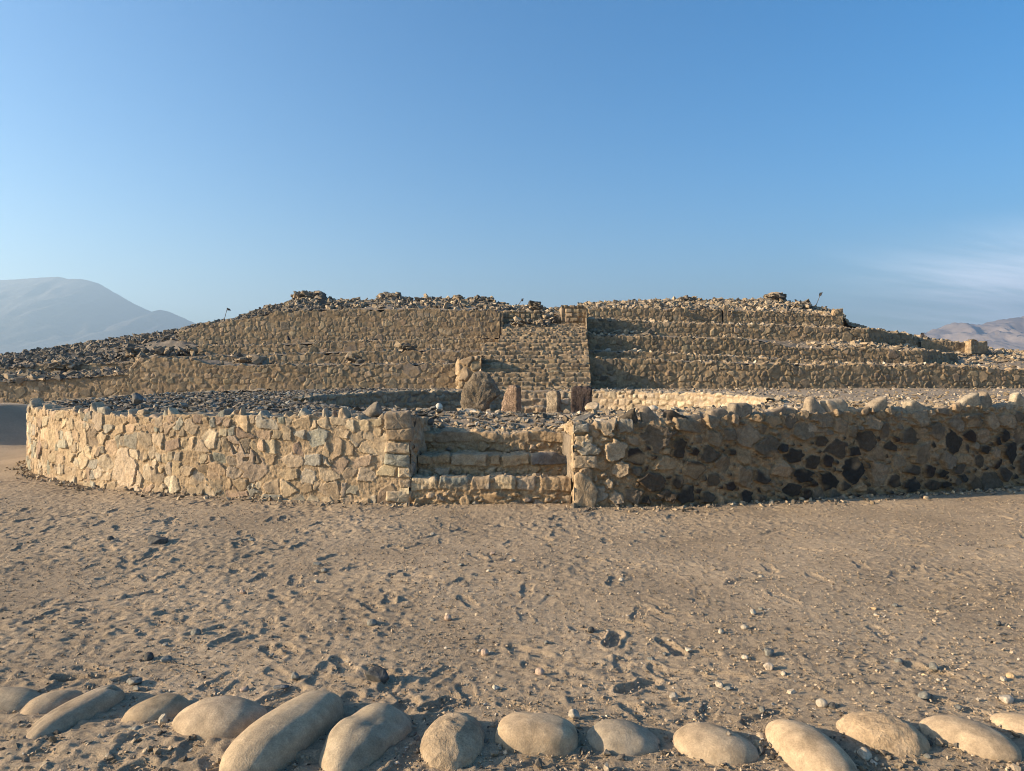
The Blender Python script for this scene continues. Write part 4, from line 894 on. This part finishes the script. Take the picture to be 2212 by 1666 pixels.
med = [(362, 1311, 9, Pa), (357, 1401, 15, Gr), (402, 1415, 12, Pa), (320, 1430, 24, Sl), (358, 1433, 24, Gr), (293, 1500, 24, Gr), (527, 1500, 20, Pk), (637, 1473, 22, Gr), (587, 1421, 14, Gr), (422, 1376, 23, Gr), (683, 1258, 14, Pa), (683, 1221, 20, Gr), (700, 1235, 16, Gr), (525, 1280, 15, Pk), (543, 1169, 17, Gr), (237, 1170, 14, Sl),
       (932, 1343, 15, Gr), (1035, 1408, 14, Pa), (1200, 1470, 17, Sl), (1181, 1392, 14, Gr), (884, 1413, 11, Pa), (1224, 1598, 14, Pa), (934, 1157, 12, Pa), (1064, 1200, 12, Pk), (1106, 1219, 12, Pa), (1119, 1247, 13, Sl), (959, 1218, 10, Sl), (1342, 1261, 11, Pa), (1217, 1149, 12, Sl), (1389, 1152, 13, Gr), (1436, 1413, 12, Gr), (1407, 1425, 17, Gr), (1312, 1363, 9, Pa), (1277, 1365, 14, Sl), (1054, 1241, 11, Pa), (996, 1226, 13, Gr),
       (1644, 1321, 12, Gr), (1627, 1330, 15, Pa), (1672, 1374, 16, Gr), (1558, 1370, 15, Pa), (1889, 1317, 13, Or), (1892, 1330, 12, Pa), (1935, 1310, 13, Gr), (1555, 1481, 18, Pa), (1575, 1488, 22, Gr), (1693, 1461, 12, Pa), (2017, 1446, 22, Gr), (1998, 1460, 14, Or), (2028, 1471, 10, Pa), (2170, 1475, 15, Pa), (2072, 1540, 24, Gr), (1777, 1530, 24, Pa), (1801, 1535, 22, Sl), (1917, 1527, 13, Sl), (1610, 1426, 17, Pa), (1662, 1420, 26, Gr), (2170, 1370, 16, Sl), (2158, 1349, 13, Sl), (1487, 1405, 16, Pa), (1512, 1400, 10, Pa), (2005, 1651, 16, Gr), (1645, 1636, 19, Sl), (1565, 1655, 18, Sl), (1647, 1541, 16, Gr), (1815, 1397, 10, Pa), (1888, 1658, 18, Pa), (233, 1658, 13, Pa), (950, 1655, 14, Pa)]
names = {Gr: ('small grey stone lying on the sandy ground', 'small grey stones on the sandy ground'), Pa: ('small pale stone lying on the sandy ground', 'small pale stones on the sandy ground'), Sl: ('small blackish stone lying on the sandy ground', 'small blackish stones on the sandy ground'),
         Pk: ('small pinkish stone lying on the sandy ground', 'small pinkish stones on the sandy ground'), Or: ('small orange stone lying on the sandy ground', 'small orange stones on the sandy ground')}
for k, (x, y, w, c) in enumerate(med):
    one_stone('pebble', x, y, w * 1.05, ('round', 'a', 'slab')[k % 3], np.array(c) * (.85 + .3 * ((k * 37) % 10) / 10), names[c][0], flat=.6 + .25 * (k % 2), seed=1000 + k, yaw=(k * 1.7) % 3.1, group=names[c][1])
# gravel and grit
n = 48000; gy_ = 2.6 + 6.6 * r.random(n)**1.2; gx_ = r.uniform(-.86, .86, n) * (gy_ + .4)
zz = gbase(gx_, gy_) + .03 * np.exp(-((gy_ - 3.12 - .01 * gx_) / .30)**2) + .008
scatter('gravel', np.stack([gx_, gy_, zz], 1), psz(n, .003, .011, 3), TAN[:2] + TAN[3:6] + [(.37, .282, .188)] * 14 + SLATE[:4] + [(.42, .36, .28)], 721, HULL + SLAB, .4, .2)
n = 700; t = r.random(n); gx_ = r.uniform(-2.6, 2.6, n); gy_ = r.normal(2.92, .16, n); zz = gbase(gx_, gy_) + .03 * np.exp(-((gy_ - 3.12) / .3)**2) + .008
scatter('gravel', np.stack([gx_, gy_, zz], 1), psz(n, .004, .022, 2.5), TAN + SLATE[:3], 722, HULL, .4, .2)
# crumbs fallen along the foot of the ring wall
qq = np.concatenate([LW[(LW[:, 1] < 13)], RW[RW[:, 0] < 8]]); idx = r.integers(0, len(qq), 1500); P = np.zeros((1500, 3)); P[:, :2] = qq[idx] + r.normal(0, .05, (1500, 2)); P[:, 1] -= np.abs(r.normal(0, .16, 1500)) + .03
P[:, 2] = gbase(P[:, 0], P[:, 1]) + .008
scatter('gravel', P, psz(1500, .006, .04, 3), TAN + CREAM[:3] + SLATE[:2], 723, HULL, .4, .2)

# ------------------------------------------------------------------ flags on canes
def flag(bx, by, tx, ty, d, shape, label):
    b, t = at(bx, by, d), at(tx, ty, d); f = tag(add('flag', None, None, b), label, 'flag')
    ax = Vector(t - b); L = ax.length; bm = bmesh.new()
    bmesh.ops.create_cone(bm, segments=8, radius1=.018, radius2=.012, depth=L, cap_ends=True, matrix=Matrix.Translation(ax / 2) @ ax.to_track_quat('Z', 'Y').to_matrix().to_4x4())
    me = bpy.data.meshes.new('pole'); bm.to_mesh(me); bm.free(); me.materials.append(M_POLE); add('pole', me, f)
    q = np.array([at(x, y, d) - b for x, y in shape]); n, m = 10, 8; V = []
    for i in range(n):
        for j in range(m):
            a_, b_ = i / (n - 1), j / (m - 1); p = (q[0] * (1 - a_) + q[1] * a_) * (1 - b_) + (q[3] * (1 - a_) + q[2] * a_) * b_
            p = p + np.array([0, .06 * math.sin(a_ * 6 + b_ * 2), 0]); V.append(p)
    V = np.array(V); Fq = grid_faces(n, m); k = len(V)
    V = np.concatenate([V, V + np.array([0, .012, 0])]); Fq = np.concatenate([Fq, Fq[:, ::-1] + k])
    add('cloth', mesh_data('cloth', V, Fq, (.01, .01, .02), True, M_CLOTH), f)
flag(484, 692, 491, 666, 37, [(490, 665), (496, 667), (498, 671), (488, 671)], 'dark flag on a leaning cane at the left shoulder of the skyline')
flag(1119, 660, 1129, 646, 37, [(1127, 645), (1131, 645), (1130, 651), (1125, 651)], 'tiny dark flag on a cane above the head of the central stair')
flag(1763, 660, 1773, 634, 37, [(1771, 632), (1777, 632), (1775, 640), (1770, 640)], 'dark flag on a tall leaning cane above the right summit wall')
flag(1991, 733, 1992, 720, 36, [(1990, 719), (1997, 719), (1996, 727), (1990, 727)], 'short dark flag on the low right shoulder of the pyramid')
flag(622, 744, 622, 724, 32.6, [(619, 725), (623, 725), (627, 735), (618, 735)], 'small black flag standing before the tall left terrace wall')
flag(1071, 680, 1072, 668, 32.6, [(1068, 669), (1075, 669), (1074, 673), (1071, 677)], 'small black flag on the terrace wall left of the stair head')

# ------------------------------------------------------------------ hills, far away
def hill(pts, d, depth, seed, c, name='hill', relief=60):
    n, m = 320, 90; xs = np.linspace(pts[0][0], pts[-1][0], n); ys = np.interp(xs, [p[0] for p in pts], [p[1] for p in pts])
    R_ = np.array([at(x, y, d) for x, y in zip(xs, ys)]); w = np.linspace(-1, 1, m)[None, :]
    X = R_[:, 0, None] * (1 + w * 0) + 0 * w; Y = d + w * depth + 0 * X; prof = (1 - np.abs(w))**1.15
    Z = R_[:, 2, None] * prof; rg_ = 1 - np.abs(fbm2(X / 130, Y / 260, seed, 4, .55)); edge = (1 - np.abs(w)**.5) * 1.0
    Z = Z + (rg_ - .75) * relief * np.minimum(1, (np.abs(w)) * 5) * (1 - np.abs(w)) * np.clip(R_[:, 2, None] / 120, 0, 1.3)
    Z = Z + relief / 12 * (1 - np.abs(fbm2(X / 34, Y / 50, seed + 9, 4, .6))) * np.clip(R_[:, 2, None] / 100, 0, 1); Z = np.where(np.abs(w) > .995, -2, Z)
    C = np.array(c) * (1 + .12 * fbm2(X / 90, Y / 90, seed + 20, 4))[..., None]
    return tag(add(name, mesh_data(name, np.stack([X, Y, Z], -1).reshape(-1, 3), grid_faces(n, m), C.reshape(-1, 3), True, M_HILL)), kind='structure')
hill([(-900, 700), (-500, 640), (-200, 612), (0, 605), (90, 599), (130, 597), (148, 602), (180, 602), (210, 610), (240, 628), (290, 657), (328, 674), (348, 669), (366, 673), (420, 698), (500, 730), (620, 785), (760, 800)], 2600, 900, 61, (.085, .075, .07), relief=22)
hill([(1560, 800), (1760, 775), (1900, 750), (1980, 729), (2035, 712), (2060, 699), (2090, 701), (2118, 703), (2160, 692), (2212, 684), (2330, 668), (2500, 650), (2800, 690), (3100, 760)], 1900, 600, 62, (.25, .205, .17))

# ------------------------------------------------------------------ the air
bm = bmesh.new(); bmesh.ops.create_cube(bm, size=1); me = bpy.data.meshes.new('haze'); bm.to_mesh(me); bm.free()
hz = add('haze', me, None, (0, 1750, 190)); hz.scale = (6200, 4800, 384); tag(hz, kind='stuff')
m = bpy.data.materials.new('haze'); m.use_nodes = True; n_ = m.node_tree.nodes; n_.clear()
out = n_.new('ShaderNodeOutputMaterial'); pv = n_.new('ShaderNodeVolumePrincipled'); pv.inputs['Density'].default_value = 0.00042
pv.inputs['Color'].default_value = (.50, .73, 1, 1); pv.inputs['Anisotropy'].default_value = .4
m.node_tree.links.new(pv.outputs[0], out.inputs['Volume']); me.materials.append(m)
